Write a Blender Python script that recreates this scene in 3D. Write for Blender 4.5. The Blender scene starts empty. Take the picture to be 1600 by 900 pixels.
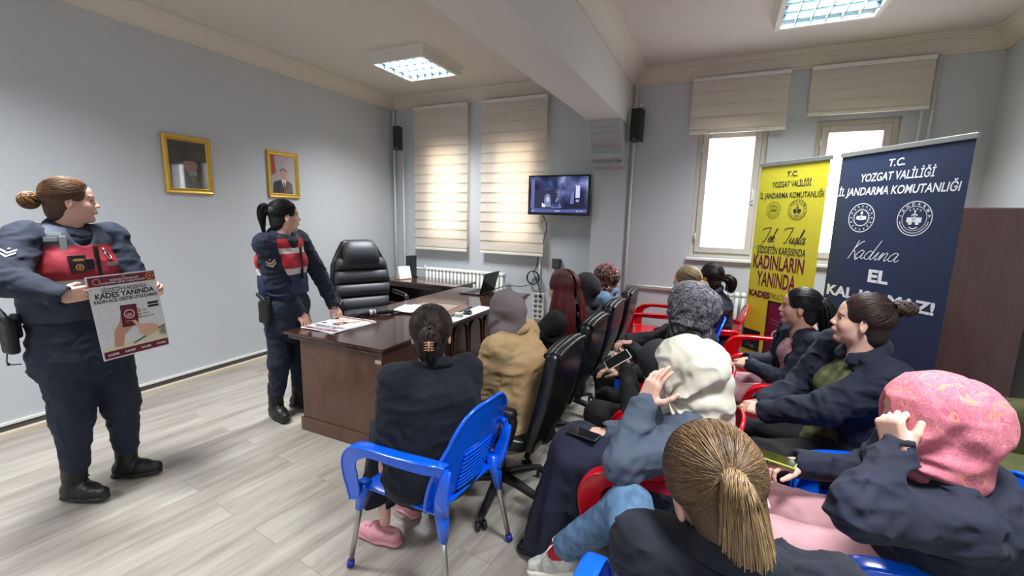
import bpy, math, random
import numpy as np
from mathutils import Matrix, Vector
random.seed(7); RNG = np.random.RandomState(11)
PI = math.pi
scene = bpy.context.scene
COL = scene.collection

# ------------------------------------------------------------------ camera
F_PX, YAW, PITCH, ROLL = 689.7, -0.43893, -0.16225, 0.02242
CAM = Vector((4.4644, -5.3070, 1.6065))
def camera():
    cy, sy, cp, sp = math.cos(YAW), math.sin(YAW), math.cos(PITCH), math.sin(PITCH)
    f = Vector((sy*cp, cy*cp, sp)); r = Vector((cy, -sy, 0)); u = r.cross(f)
    c, s = math.cos(ROLL), math.sin(ROLL)
    r2 = r*c + u*s; u2 = u*c - r*s
    m = Matrix((r2, u2, -f)).transposed().to_4x4(); m.translation = CAM
    cd = bpy.data.cameras.new('camera'); o = bpy.data.objects.new('camera', cd)
    cd.sensor_width = 36; cd.lens = F_PX/1600*36; cd.clip_start = .02; cd.clip_end = 200
    o.matrix_world = m; COL.objects.link(o); scene.camera = o
camera()
# ------------------------------------------------------------------ world, exposure
w = bpy.data.worlds.new('world'); scene.world = w; w.use_nodes = True
bgn = w.node_tree.nodes['Background']; bgn.inputs[0].default_value = (.92, .96, 1, 1); bgn.inputs[1].default_value = 5.0
vs = scene.view_settings
vs.view_transform = 'Standard'; vs.look = 'None'; vs.gamma = 1; vs.use_curve_mapping = False; vs.exposure = 0.8
scene.cycles.use_denoising = True
scene.cycles.max_bounces = 8; scene.cycles.diffuse_bounces = 5; scene.cycles.caustics_reflective = False; scene.cycles.caustics_refractive = False
scene.cycles.sample_clamp_indirect = 6
LAMP_STRENGTH = .42; LAMP_W = 50

# ------------------------------------------------------------------ object helpers
def link(o, parent=None):
    COL.objects.link(o)
    if parent is not None: o.parent = parent
    return o
def tag(o, label=None, cat=None, group=None, kind=None):
    if label: o['label'] = label
    if cat: o['category'] = cat
    if group: o['group'] = group
    if kind: o['kind'] = kind
    return o
def empty(name, loc=(0, 0, 0), rz=0, label=None, cat=None, group=None):
    o = bpy.data.objects.new(name, None); o.empty_display_size = .1
    o.location = loc; o.rotation_euler = (0, 0, rz); link(o); return tag(o, label, cat, group)
def copy_tree(o, parent=None):
    c = o.copy(); COL.objects.link(c)
    if parent is not None: c.parent = parent
    for ch in list(o.children): copy_tree(ch, c)
    return c
def mk(name, verts, faces, mat, parent=None, smooth=True, bevel=0, subsurf=0, mats=None, midx=None, loc=None, rz=None, auto=None):
    me = bpy.data.meshes.new(name); me.from_pydata([tuple(map(float, v)) for v in verts], [], [tuple(map(int, f)) for f in faces]); me.update()
    for m in (mats or [mat]): me.materials.append(m)
    if midx is not None: me.polygons.foreach_set('material_index', np.array(midx, 'i'))
    me.polygons.foreach_set('use_smooth', [smooth]*len(me.polygons))
    o = bpy.data.objects.new(name, me); link(o, parent)
    if bevel:
        b = o.modifiers.new('b', 'BEVEL'); b.width = bevel; b.segments = 2; b.limit_method = 'ANGLE'; b.angle_limit = .7
    if auto is not None and smooth:
        try: me.set_sharp_from_angle(angle=auto)
        except Exception: pass
    if subsurf:
        s = o.modifiers.new('s', 'SUBSURF'); s.levels = subsurf; s.render_levels = subsurf
    if loc is not None: o.location = loc
    if rz is not None: o.rotation_euler = (0, 0, rz)
    return o
class MB:
    """collects shapes into one mesh"""
    def __init__(s): s.v = []; s.f = []; s.mi = []; s.m = []
    def add(s, v, f, mat=None):
        n = len(s.v); s.v += [tuple(map(float, p)) for p in v]; s.f += [tuple(int(i)+n for i in q) for q in f]
        if mat is not None and mat not in s.m: s.m.append(mat)
        s.mi += [s.m.index(mat) if mat is not None else 0]*len(f); return s
    def box(s, x0, x1, y0, y1, z0, z1, mat=None, M=None):
        v = [(x, y, z) for x in (x0, x1) for y in (y0, y1) for z in (z0, z1)]
        if M is not None: v = [M @ Vector(p) for p in v]
        return s.add(v, [(0, 1, 3, 2), (4, 6, 7, 5), (0, 4, 5, 1), (2, 3, 7, 6), (0, 2, 6, 4), (1, 5, 7, 3)], mat)
    def tube(s, pts, r, n=8, mat=None, cap=True, flat=1.0):
        v, f = tube_geo(pts, r, n, cap, flat); return s.add(v, f, mat)
    def loft(s, secs, n=20, mat=None, e=2.5):
        v, f = loft_geo(secs, n, e); return s.add(v, f, mat)
    def lathe(s, prof, n=24, mat=None, c=(0, 0, 0)):
        v = []; f = []
        for (r, z) in prof:
            for i in range(n):
                a = 2*PI*i/n; v.append((c[0]+r*math.cos(a), c[1]+r*math.sin(a), c[2]+z))
        for j in range(len(prof)-1):
            for i in range(n):
                k = (i+1) % n; f.append((j*n+i, j*n+k, (j+1)*n+k, (j+1)*n+i))
        f.append(tuple(range(n))[::-1]); f.append(tuple((len(prof)-1)*n+i for i in range(n)))
        return s.add(v, f, mat)
    def build(s, name, mat=None, parent=None, **k):
        if s.m: return mk(name, s.v, s.f, None, parent, mats=s.m, midx=s.mi, **k)
        return mk(name, s.v, s.f, mat, parent, **k)
def tube_geo(pts, r, n=8, cap=True, flat=1.0):
    P = np.array(pts, float); m = len(P); R = np.array(r, float)*np.ones(m)
    T = np.gradient(P, axis=0); T /= np.linalg.norm(T, axis=1)[:, None]+1e-12
    up = np.array([0, 0, 1.]) if abs(T[0, 2]) < .9 else np.array([1., 0, 0])
    N = np.cross(T[0], up); N /= np.linalg.norm(N); v = []
    for i in range(m):
        N = N-T[i]*(N@T[i]); N /= np.linalg.norm(N)+1e-12; B = np.cross(T[i], N)
        for k in range(n):
            a = 2*PI*k/n; v.append(P[i]+R[i]*(math.cos(a)*N+flat*math.sin(a)*B))
    f = [(i*n+k, i*n+(k+1) % n, (i+1)*n+(k+1) % n, (i+1)*n+k) for i in range(m-1) for k in range(n)]
    if cap: f.append(tuple(range(n))[::-1]); f.append(tuple((m-1)*n+k for k in range(n)))
    return v, f
def loft_geo(secs, n=20, e=2.5):
    """secs: (centre, axis_u, axis_v, half_u, half_v): superellipse sections joined into a closed skin"""
    v = []
    for c, au, av, hu, hv in secs:
        c = np.array(c, float); au = np.array(au, float); av = np.array(av, float)
        for k in range(n):
            a = 2*PI*k/n; ca, sa = math.cos(a), math.sin(a)
            v.append(c+au*hu*math.copysign(abs(ca)**(2/e), ca)+av*hv*math.copysign(abs(sa)**(2/e), sa))
    m = len(secs)
    f = [(i*n+k, i*n+(k+1) % n, (i+1)*n+(k+1) % n, (i+1)*n+k) for i in range(m-1) for k in range(n)]
    f.append(tuple(range(n))[::-1]); f.append(tuple((m-1)*n+k for k in range(n)))
    return v, f
def spline(pts, n=8):
    """Catmull-Rom through pts"""
    P = [np.array(p, float) for p in pts]; P = [2*P[0]-P[1]]+P+[2*P[-1]-P[-2]]; out = []
    for i in range(1, len(P)-2):
        for k in range(n):
            t = k/n; a, b, c, d = P[i-1], P[i], P[i+1], P[i+2]
            out.append(.5*((2*b)+(c-a)*t+(2*a-5*b+4*c-d)*t*t+(-a+3*b-3*c+d)*t**3))
    out.append(P[-2]); return out

# ------------------------------------------------------------------ materials
def lin(c):
    c = [x/255 for x in c]; return tuple((x/12.92 if x <= .04045 else ((x+.055)/1.055)**2.4) for x in c)+(1,)
MATS = {}
def mat(name, rgb, rough=.6, metal=0, spec=.5, bump=None, vary=None, sheen=0, coat=0, sss=0, emis=None, stretch=None, trans=0):
    """bump=(scale, strength), vary=(scale, rgb2, lo, hi), stretch=(sx,sy,sz)"""
    if name in MATS: return MATS[name]
    m = bpy.data.materials.new(name); m.use_nodes = True; nt = m.node_tree; N = nt.nodes; L = nt.links
    b = N['Principled BSDF']; b.inputs['Base Color'].default_value = lin(rgb); b.inputs['Roughness'].default_value = rough
    b.inputs['Metallic'].default_value = metal; b.inputs['Specular IOR Level'].default_value = spec
    if sheen: b.inputs['Sheen Weight'].default_value = sheen
    if coat: b.inputs['Coat Weight'].default_value = coat; b.inputs['Coat Roughness'].default_value = .08
    if sss:
        b.inputs['Subsurface Weight'].default_value = sss; b.inputs['Subsurface Radius'].default_value = (1, .35, .2); b.inputs['Subsurface Scale'].default_value = .012
    if emis: b.inputs['Emission Color'].default_value = lin(emis[0]); b.inputs['Emission Strength'].default_value = emis[1]
    co = None
    if bump or vary:
        tc = N.new('ShaderNodeTexCoord'); co = tc.outputs['Object']
        if stretch:
            mp = N.new('ShaderNodeMapping'); mp.inputs['Scale'].default_value = stretch; L.new(co, mp.inputs[0]); co = mp.outputs[0]
    if vary:
        no = N.new('ShaderNodeTexNoise'); no.inputs['Scale'].default_value = vary[0]; no.inputs['Detail'].default_value = 4; L.new(co, no.inputs[0])
        r = N.new('ShaderNodeValToRGB'); r.color_ramp.elements[0].position = vary[2]; r.color_ramp.elements[1].position = vary[3]
        r.color_ramp.elements[0].color = lin(rgb); r.color_ramp.elements[1].color = lin(vary[1]); L.new(no.outputs[0], r.inputs[0]); L.new(r.outputs[0], b.inputs['Base Color'])
    if bump:
        n2 = N.new('ShaderNodeTexNoise'); n2.inputs['Scale'].default_value = bump[0]; n2.inputs['Detail'].default_value = 3; L.new(co, n2.inputs[0])
        bp = N.new('ShaderNodeBump'); bp.inputs['Strength'].default_value = bump[1]; bp.inputs['Distance'].default_value = .004; L.new(n2.outputs[0], bp.inputs['Height']); L.new(bp.outputs[0], b.inputs['Normal'])
    MATS[name] = m; return m
def nodes(m): return m.node_tree.nodes, m.node_tree.links, m.node_tree.nodes['Principled BSDF']
def ramp(N, pts, interp='LINEAR'):
    r = N.new('ShaderNodeValToRGB'); r.color_ramp.interpolation = interp; e = r.color_ramp.elements
    while len(e) > 1: e.remove(e[-1])
    e[0].position = pts[0][0]; e[0].color = lin(pts[0][1])
    for p, c in pts[1:]:
        x = e.new(p); x.color = lin(c)
    return r
def mathn(N, L, op, a, b=None, clamp=False):
    n = N.new('ShaderNodeMath'); n.operation = op; n.use_clamp = clamp
    for i, x in enumerate((a, b)):
        if x is None: continue
        if isinstance(x, (int, float)): n.inputs[i].default_value = x
        else: L.new(x, n.inputs[i])
    return n.outputs[0]

# ------------------------------------------------------------------ distance-field sculpting
_LAT = np.random.RandomState(3).rand(32, 32, 32).astype('f4')
def vnoise(x, y, z):
    xi = np.floor(x).astype(int); yi = np.floor(y).astype(int); zi = np.floor(z).astype(int)
    fx, fy, fz = x-xi, y-yi, z-zi; fx = fx*fx*(3-2*fx); fy = fy*fy*(3-2*fy); fz = fz*fz*(3-2*fz)
    xi &= 31; yi &= 31; zi &= 31; x1 = (xi+1) & 31; y1 = (yi+1) & 31; z1 = (zi+1) & 31
    g = _LAT
    a = g[xi, yi, zi]*(1-fx)+g[x1, yi, zi]*fx; b = g[xi, y1, zi]*(1-fx)+g[x1, y1, zi]*fx
    c = g[xi, yi, z1]*(1-fx)+g[x1, yi, z1]*fx; d = g[xi, y1, z1]*(1-fx)+g[x1, y1, z1]*fx
    return (a*(1-fy)+b*fy)*(1-fz)+(c*(1-fy)+d*fy)*fz
class SDF:
    def __init__(s): s.ops = []; s.lo = np.full(3, 1e9); s.hi = -s.lo; s.disp = []
    def _b(s, lo, hi, k, grow):
        if grow: s.lo = np.minimum(s.lo, lo-k*.5); s.hi = np.maximum(s.hi, hi+k*.5)
        return lo, hi
    def rc(s, a, b, ra, rb=None, k=.02, lat=None, op='u'):
        """rounded cone a->b; lat=(direction, factor) widens the section"""
        a = np.array(a, float); b = np.array(b, float); rb = ra if rb is None else rb; f = lat[1] if lat else 1
        R = max(ra, rb)*max(f, 1); bb = s._b(np.minimum(a, b)-R, np.maximum(a, b)+R, k, op == 'u')
        s.ops.append((op, 'rc', (a, b, ra, rb, lat), k, bb)); return s
    def el(s, c, r, R=None, k=.02, op='u'):
        c = np.array(c, float); r = np.array(r, float)*np.ones(3); R = np.eye(3) if R is None else np.array(R, float)
        ext = np.abs(R)@r; bb = s._b(c-ext, c+ext, k, op == 'u'); s.ops.append((op, 'el', (c, r, R), k, bb)); return s
    def bx(s, c, h, R=None, rr=.005, k=.005, op='u'):
        c = np.array(c, float); h = np.array(h, float); R = np.eye(3) if R is None else np.array(R, float)
        ext = np.abs(R)@h; bb = s._b(c-ext, c+ext, k, op == 'u'); s.ops.append((op, 'bx', (c, h, R, rr), k, bb)); return s
    def chain(s, pts, rs, k=.02, lat=None, op='u'):
        for i in range(len(pts)-1): s.rc(pts[i], pts[i+1], rs[i], rs[i+1], k, lat, op)
        return s
    def wrinkle(s, amp, scale, mask=None, ridged=True): s.disp.append((amp, scale, mask, ridged)); return s
    def func(s, fn): s.disp.append(fn); return s
    def mesh(s, h, M=None):
        pad = 3*h+.012; lo = s.lo-pad; n = np.ceil((s.hi+pad-lo)/h).astype(int)+1
        ax = [lo[i]+h*np.arange(n[i]) for i in range(3)]
        V = np.full(n, .3, 'f4')
        for op, kind, pr, k, bb in s.ops:
            m = k+2.5*h+(.02 if op == 'u' else .03)
            i0 = np.clip(((bb[0]-m-lo)/h).astype(int), 0, n-1); i1 = np.clip(np.ceil((bb[1]+m-lo)/h).astype(int)+1, 1, n)
            if np.any(i1 <= i0): continue
            X = ax[0][i0[0]:i1[0], None, None]; Y = ax[1][None, i0[1]:i1[1], None]; Z = ax[2][None, None, i0[2]:i1[2]]
            if kind == 'rc':
                a, b, ra, rb, lat = pr; px, py, pz = X-a[0], Y-a[1], Z-a[2]; d = b-a
                if lat:
                    l = np.array(lat[0], float); l /= np.linalg.norm(l); g = 1-1/lat[1]
                    q = (px*l[0]+py*l[1]+pz*l[2])*g; px = px-q*l[0]; py = py-q*l[1]; pz = pz-q*l[2]; d = d-l*(d@l)*g
                dd = d@d+1e-12; t = np.clip((px*d[0]+py*d[1]+pz*d[2])/dd, 0, 1)
                D = np.sqrt((px-t*d[0])**2+(py-t*d[1])**2+(pz-t*d[2])**2)-(ra+(rb-ra)*t)
            else:
                c, r, R = pr[:3]; px, py, pz = X-c[0], Y-c[1], Z-c[2]
                q = [px*R[0, j]+py*R[1, j]+pz*R[2, j] for j in range(3)]
                if kind == 'el':
                    k0 = np.sqrt(sum((q[j]/r[j])**2 for j in range(3))); k1 = np.sqrt(sum((q[j]/r[j]**2)**2 for j in range(3)))+1e-9
                    D = k0*(k0-1)/k1
                else:
                    rr = pr[3]; w = [np.abs(q[j])-r[j]+rr for j in range(3)]
                    D = np.sqrt(sum(np.maximum(x, 0)**2 for x in w))+np.minimum(np.maximum(np.maximum(w[0], w[1]), w[2]), 0)-rr
            sl = tuple(slice(i0[j], i1[j]) for j in range(3)); A = V[sl]
            if op == 'u':
                if k > 0: hh = np.maximum(k-np.abs(A-D), 0)/k; V[sl] = np.minimum(A, D)-hh*hh*k*.25
                else: V[sl] = np.minimum(A, D)
            else:
                D = -D
                if k > 0: hh = np.maximum(k-np.abs(A-D), 0)/k; V[sl] = np.maximum(A, D)+hh*hh*k*.25
                else: V[sl] = np.maximum(A, D)
        if s.disp:
            I = np.where(np.abs(V) < .035); x = ax[0][I[0]]; y = ax[1][I[1]]; z = ax[2][I[2]]; dv = np.zeros(len(x))
            for d in s.disp:
                if callable(d): dv += d(x, y, z); continue
                amp, sc, mask, rid = d; sc = np.array(sc, float)*np.ones(3)
                wx = vnoise(x*6+9, y*6, z*6)*1.2; nn = vnoise(x/sc[0]+wx, y/sc[1]+wx+7, z/sc[2]+3); n2 = vnoise(x*2.1/sc[0]+5, y*2.1/sc[1], z*2.1/sc[2])
                q = (1-np.abs(2*nn-1)*1.0)**2 if rid else nn; q = q*.75+n2*.25
                t = amp*(.5-q)*1.6
                if mask is not None: t = t*mask(x, y, z)
                dv += t
            V[I] += dv
        return surface_nets(V, lo, h)
def surface_nets(V, lo, h):
    S = V < 0; n = np.array(V.shape)
    c = np.zeros(tuple(n-1), 'i1')
    for i in (0, 1):
        for j in (0, 1):
            for k in (0, 1): c += S[i:n[0]-1+i, j:n[1]-1+j, k:n[2]-1+k]
    I = np.argwhere((c > 0) & (c < 8)); m = len(I); acc = np.zeros((m, 3)); cnt = np.zeros(m)
    idx = np.full(tuple(n-1), -1, 'i4'); idx[I[:, 0], I[:, 1], I[:, 2]] = np.arange(m)
    corner = {}
    for i in (0, 1):
        for j in (0, 1):
            for k in (0, 1): corner[(i, j, k)] = V[I[:, 0]+i, I[:, 1]+j, I[:, 2]+k].astype('f8')
    for a in corner:
        for d in range(3):
            if a[d]: continue
            b = list(a); b[d] = 1; b = tuple(b); va, vb = corner[a], corner[b]; x = (va < 0) != (vb < 0)
            t = np.where(x, va/np.where(va == vb, 1, va-vb), 0); p = np.tile(np.array(a, float), (m, 1)); p[:, d] += t
            acc += p*x[:, None]; cnt += x
    P = lo+h*(I+acc/np.maximum(cnt, 1)[:, None]); Fs = []
    for d in range(3):
        e = [0, 0, 0]; e[d] = 1; a = S[:n[0]-e[0], :n[1]-e[1], :n[2]-e[2]]; b = S[e[0]:, e[1]:, e[2]:]
        E = np.argwhere(a != b); u, w_ = (d+1) % 3, (d+2) % 3
        E = E[(E[:, u] > 0) & (E[:, w_] > 0) & (E[:, u] < n[u]-1) & (E[:, w_] < n[w_]-1)]
        fl = a[E[:, 0], E[:, 1], E[:, 2]]; q = []
        for du, dw in ((-1, -1), (0, -1), (0, 0), (-1, 0)):
            G = E.copy(); G[:, u] += du; G[:, w_] += dw; q.append(idx[G[:, 0], G[:, 1], G[:, 2]])
        Q = np.stack(q, 1); Q[~fl] = Q[~fl][:, ::-1]; Fs.append(Q)
    F = np.concatenate(Fs); F = F[(F >= 0).all(1)]
    # one tangential relaxation pass evens out the quads
    nb = np.zeros_like(P); ct = np.zeros(len(P))
    for i in range(4):
        np.add.at(nb, F[:, i], P[F[:, (i+1) % 4]]); np.add.at(ct, F[:, i], 1)
    P = P*.6+.4*nb/np.maximum(ct, 1)[:, None]
    return P, F
def mk_np(name, PF, mat_, parent=None, cols=None, smooth=True):
    """PF: list of (P, F[, material]) joined into one mesh object"""
    if isinstance(PF, tuple): PF = [PF]
    ms = []; V = []; F = []; MI = []; n = 0
    for q in PF:
        P, f = q[0], q[1]; m_ = q[2] if len(q) > 2 else mat_
        if m_ not in ms: ms.append(m_)
        V.append(np.asarray(P, float)); F.append(np.asarray(f, int)+n); n += len(P); MI.append(np.full(len(f), ms.index(m_)))
    V = np.concatenate(V); me = bpy.data.meshes.new(name); me.vertices.add(len(V)); me.vertices.foreach_set('co', V.ravel())
    nf = sum(len(f) for f in F); me.loops.add(nf*4); me.polygons.add(nf); A = np.concatenate(F)
    me.loops.foreach_set('vertex_index', A.ravel().astype('i4')); me.polygons.foreach_set('loop_start', (np.arange(nf)*4).astype('i4'))
    me.polygons.foreach_set('loop_total', np.full(nf, 4, 'i4')) if bpy.app.version < (4, 1) else None
    me.polygons.foreach_set('material_index', np.concatenate(MI).astype('i4')); me.polygons.foreach_set('use_smooth', np.full(nf, smooth))
    for m_ in ms: me.materials.append(m_)
    if cols is not None:
        ca = me.color_attributes.new('Col', 'FLOAT_COLOR', 'POINT'); ca.data.foreach_set('color', np.asarray(cols, 'f4').ravel())
    me.update(calc_edges=True); me.validate()
    o = bpy.data.objects.new(name, me); return link(o, parent)
def xf(M, P):
    M = np.array(M, float); P = np.asarray(P, float); return P@M[:3, :3].T+M[:3, 3]
def norm(v): v = np.array(v, float); return v/(np.linalg.norm(v)+1e-12)

# ------------------------------------------------------------------ flat prints (posters, banners, signs)
_dg = bpy.context.evaluated_depsgraph_get
def text_geo(body, size, bold=0, shear=0, width=None, align='CENTER', spacing=1.0):
    cu = bpy.data.curves.new('t', 'FONT'); cu.body = body; cu.size = size; cu.offset = bold*size; cu.shear = shear; cu.align_x = align; cu.resolution_u = 4; cu.space_character = spacing
    o = bpy.data.objects.new('t', cu); COL.objects.link(o); bpy.context.view_layer.update()
    me = bpy.data.meshes.new_from_object(o.evaluated_get(_dg())); v = [tuple(p.co) for p in me.vertices]; f = [tuple(p.vertices) for p in me.polygons]
    bpy.data.objects.remove(o); bpy.data.curves.remove(cu); bpy.data.meshes.remove(me)
    if v and width:
        xs = [p[0] for p in v]; c = (max(xs)+min(xs))/2; s = width/(max(xs)-min(xs)); v = [((p[0]-c)*s, p[1], 0) for p in v]
    return v, f
class Print:
    """flat shapes in panel coordinates (u right, v up), stacked in thin layers, one mesh"""
    def __init__(s, M, step=.0004): s.M = M; s.mb = MB(); s.z = step; s.step = step
    def shape(s, v, f, mat):
        s.mb.add([s.M @ Vector((p[0], p[1], s.z)) for p in v], f, mat); return s
    def up(s): s.z += s.step; return s
    def rect(s, x0, x1, y0, y1, m): return s.shape([(x0, y0), (x1, y0), (x1, y1), (x0, y1)], [(0, 1, 2, 3)], m)
    def poly(s, pts, m): return s.shape(pts, [tuple(range(len(pts)))], m)
    def disc(s, x, y, r, m, n=24, ry=None, a0=0, a1=2*PI):
        ry = ry or r; return s.shape([(x, y)]+[(x+r*math.cos(a0+(a1-a0)*i/n), y+ry*math.sin(a0+(a1-a0)*i/n)) for i in range(n+1)], [(0, i+1, i+2) for i in range(n)], m)
    def ring(s, x, y, r0, r1, m, n=32, a0=0, a1=2*PI):
        v = []
        for i in range(n+1):
            a = a0+(a1-a0)*i/n; v += [(x+r0*math.cos(a), y+r0*math.sin(a)), (x+r1*math.cos(a), y+r1*math.sin(a))]
        return s.shape(v, [(2*i, 2*i+1, 2*i+3, 2*i+2) for i in range(n)], m)
    def line(s, pts, wd, m):
        P = np.array(pts, float); T = np.gradient(P, axis=0); T /= np.linalg.norm(T, axis=1)[:, None]+1e-9; W = np.stack([-T[:, 1], T[:, 0]], 1)*(np.array(wd)*np.ones(len(P)))[:, None]/2
        v = []
        for i in range(len(P)): v += [tuple(P[i]+W[i]), tuple(P[i]-W[i])]
        return s.shape(v, [(2*i, 2*i+1, 2*i+3, 2*i+2) for i in range(len(P)-1)], m)
    def text(s, body, x, y, size, m, bold=.01, shear=0, width=None, rot=0, align='CENTER'):
        v, f = text_geo(body, size, bold, shear, width, align); c, q = math.cos(rot), math.sin(rot)
        return s.shape([(x+p[0]*c-p[1]*q, y+p[0]*q+p[1]*c) for p in v], f, m)
    def build(s, name, parent): return s.mb.build(name, None, parent, smooth=False)
# ================================================================== THE ROOM
RX, RY, CZ, CORN = 6.47, -8.0, 3.21, 3.06
M_wall = mat('wall_paint', (196, 199, 204), .55, bump=(60, .06))
M_wallw = mat('white_wall_paint', (214, 212, 206), .6)
M_ceil = mat('ceiling_paint', (212, 204, 194), .8, bump=(40, .05))
M_corn = mat('cornice_plaster', (216, 208, 196), .7)
M_white = mat('white_enamel', (226, 226, 220), .35)
M_pvc = mat('window_pvc', (208, 200, 190), .4)
M_black = mat('black_plastic', (24, 25, 28), .4)
M_dark = mat('dark_strip', (70, 70, 72), .6)
M_gloss = mat('glossy_black', (12, 12, 14), .15)

def floor_material():
    m = mat('laminate_floor', (178, 172, 162), .34); N, L, b = nodes(m)
    tc = N.new('ShaderNodeTexCoord'); mp = N.new('ShaderNodeMapping'); mp.inputs['Rotation'].default_value = (0, 0, math.radians(6)); L.new(tc.outputs['Object'], mp.inputs[0])
    # planks running along y
    sw = N.new('ShaderNodeMapping'); sw.inputs['Rotation'].default_value = (0, 0, PI/2); L.new(mp.outputs[0], sw.inputs[0])
    br = N.new('ShaderNodeTexBrick'); L.new(sw.outputs[0], br.inputs[0]); br.inputs['Scale'].default_value = 1; br.inputs['Brick Width'].default_value = 1.25; br.inputs['Row Height'].default_value = .19
    br.inputs['Mortar Size'].default_value = .0012; br.inputs['Color1'].default_value = (.35, .35, .35, 1); br.inputs['Color2'].default_value = (.65, .65, .65, 1); br.inputs['Mortar'].default_value = (.2, .2, .2, 1); br.offset = .37
    st = N.new('ShaderNodeMapping'); st.inputs['Scale'].default_value = (1, .11, 1); L.new(mp.outputs[0], st.inputs[0])
    off = N.new('ShaderNodeVectorMath'); off.operation = 'MULTIPLY_ADD'; L.new(br.outputs[0], off.inputs[0]); off.inputs[1].default_value = (3, 7, 5); L.new(st.outputs[0], off.inputs[2])
    n1 = N.new('ShaderNodeTexNoise'); n1.inputs['Scale'].default_value = 9; n1.inputs['Detail'].default_value = 6; n1.inputs['Roughness'].default_value = .62; L.new(off.outputs[0], n1.inputs[0])
    st2 = N.new('ShaderNodeMapping'); st2.inputs['Scale'].default_value = (9, .5, 1); L.new(mp.outputs[0], st2.inputs[0])
    n2 = N.new('ShaderNodeTexNoise'); n2.inputs['Scale'].default_value = 8; n2.inputs['Detail'].default_value = 4; L.new(st2.outputs[0], n2.inputs[0])
    s = mathn(N, L, 'ADD', mathn(N, L, 'MULTIPLY', n1.outputs[0], .8), mathn(N, L, 'MULTIPLY', n2.outputs[0], .2))
    r = ramp(N, [(.28, (122, 112, 103)), (.45, (156, 147, 137)), (.58, (174, 168, 157)), (.74, (190, 186, 175))]); L.new(s, r.inputs[0])
    mx = N.new('ShaderNodeMix'); mx.data_type = 'RGBA'; mx.blend_type = 'MULTIPLY'; mx.inputs[0].default_value = 1
    r2 = ramp(N, [(.2, (176, 172, 168)), (.3, (244, 244, 244)), (.65, (255, 255, 255))]); L.new(br.outputs[0], r2.inputs[0]); L.new(r.outputs[0], mx.inputs[6]); L.new(r2.outputs[0], mx.inputs[7]); L.new(mx.outputs[2], b.inputs['Base Color'])
    return m
def struct(mb, name, m, **k): o = mb.build(name, m, None, **k); return tag(o, kind='structure')
struct(MB().box(-.25, RX+.25, RY-.25, .3, -.1, 0), 'floor', floor_material(), smooth=False)
struct(MB().box(-.25, RX+.25, RY-.25, .3, CZ, CZ+.12), 'ceiling', M_ceil, smooth=False)
struct(MB().box(-.25, 0, RY-.25, .3, 0, CZ), 'wall_left', M_wall, smooth=False)
struct(MB().box(RX, RX+.25, RY-.25, .3, 0, CZ), 'wall_right', M_wall, smooth=False)
struct(MB().box(0, RX, RY-.25, RY, 0, CZ), 'wall_front', M_wall, smooth=False)
WINS = [(.60, 1.27, 1.2, 2.58), (1.66, 2.33, 1.2, 2.58), (4.14, 4.80, 1.2, 2.58), (5.20, 5.85, 1.2, 2.58)]
b = MB(); x = 0
for (a, c, z0, z1) in WINS:
    b.box(x, a, 0, .25, 0, CZ); b.box(a, c, 0, .25, 0, z0); b.box(a, c, 0, .25, z1, CZ); x = c
b.box(x, RX, 0, .25, 0, CZ); struct(b, 'wall_back', M_wall, smooth=False)
BX0, BX1, BZ = 3.06, 3.42, 2.63
b = MB(); b.box(BX0, BX1, RY, 0, BZ, CZ, M_wallw); b.box(BX0, BX1, -.16, 0, 0, BZ, M_wall)
struct(b, 'trim_1', None, smooth=False)      # ceiling beam and the pier carrying it
b = MB(); prof = [(.50, 2.63), (.50, 2.57), (.46, 2.555), (.46, 2.515), (.42, 2.50), (.42, 2.47), (.405, 2.45), (.35, 2.40), (.31, 2.36), (.30, 2.31), (.37, 2.30), (.37, 2.25), (.28, 2.235), (.30, 2.20), (.30, 2.175), (.21, 2.16), (.16, 2.155)]
n = len(prof); xa, xb = BX0+.012, BX1-.012
v = [(xa, -y, z) for y, z in prof]+[(xb, -y, z) for y, z in prof]+[(xa, 0, 2.63), (xa, 0, 2.15), (xb, 0, 2.63), (xb, 0, 2.15)]
f = [(i, i+1, n+i+1, n+i) for i in range(n-1)]+[tuple(range(n))+(2*n+1, 2*n), tuple(n+i for i in range(n))[::-1]+(2*n+2, 2*n+3)]
b.add(v, f); struct(b, 'trim_2', mat('corbel_plaster', (178, 181, 186), .6), smooth=False)
def cornice(name, p0, p1, nx, ny):
    """moulded cove along p0->p1, projecting toward (nx,ny)"""
    pr = [(0, CORN), (.018, CORN), (.022, CORN+.02), (.035, CORN+.03), (.045, CORN+.05), (.07, CORN+.085), (.105, CORN+.11), (.12, CORN+.115), (.125, CORN+.13), (.15, CORN+.135), (.155, CZ-.002)]
    m_ = len(pr); v = [(p[0]+nx*d, p[1]+ny*d, z) for p in (p0, p1) for d, z in pr]+[(p[0], p[1], CZ-.002) for p in (p0, p1)]
    f = [(i, i+1, m_+i+1, m_+i) for i in range(m_-1)]+[tuple(range(m_))+(2*m_,), tuple(m_+i for i in range(m_))[::-1]+(2*m_+1,)]
    tag(mk(name, v, f, M_corn, smooth=False), kind='structure')
cornice('trim_3', (0, RY), (0, 0), 1, 0); cornice('trim_4', (0, 0), (BX0, 0), 0, -1); cornice('trim_5', (BX1, RY), (BX1, 0), 1, 0)
cornice('trim_6', (BX1, 0), (RX, 0), 0, -1); cornice('trim_7', (RX, RY), (RX, 0), -1, 0); cornice('trim_8', (BX0, RY), (BX0, 0), -1, 0)
b = MB(); b.box(0, .014, RY, 0, 0, .065, M_dark); b.box(0, .02, RY, 0, .065, .083, M_white); struct(b, 'baseboard_left', None, smooth=False)
b = MB(); ys = [RY, -5.6, -3.42, -1.2, 0]
for i in range(4): b.box(.014, .062, ys[i]+.0015, ys[i+1]-.0015, 0, .024)
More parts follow.
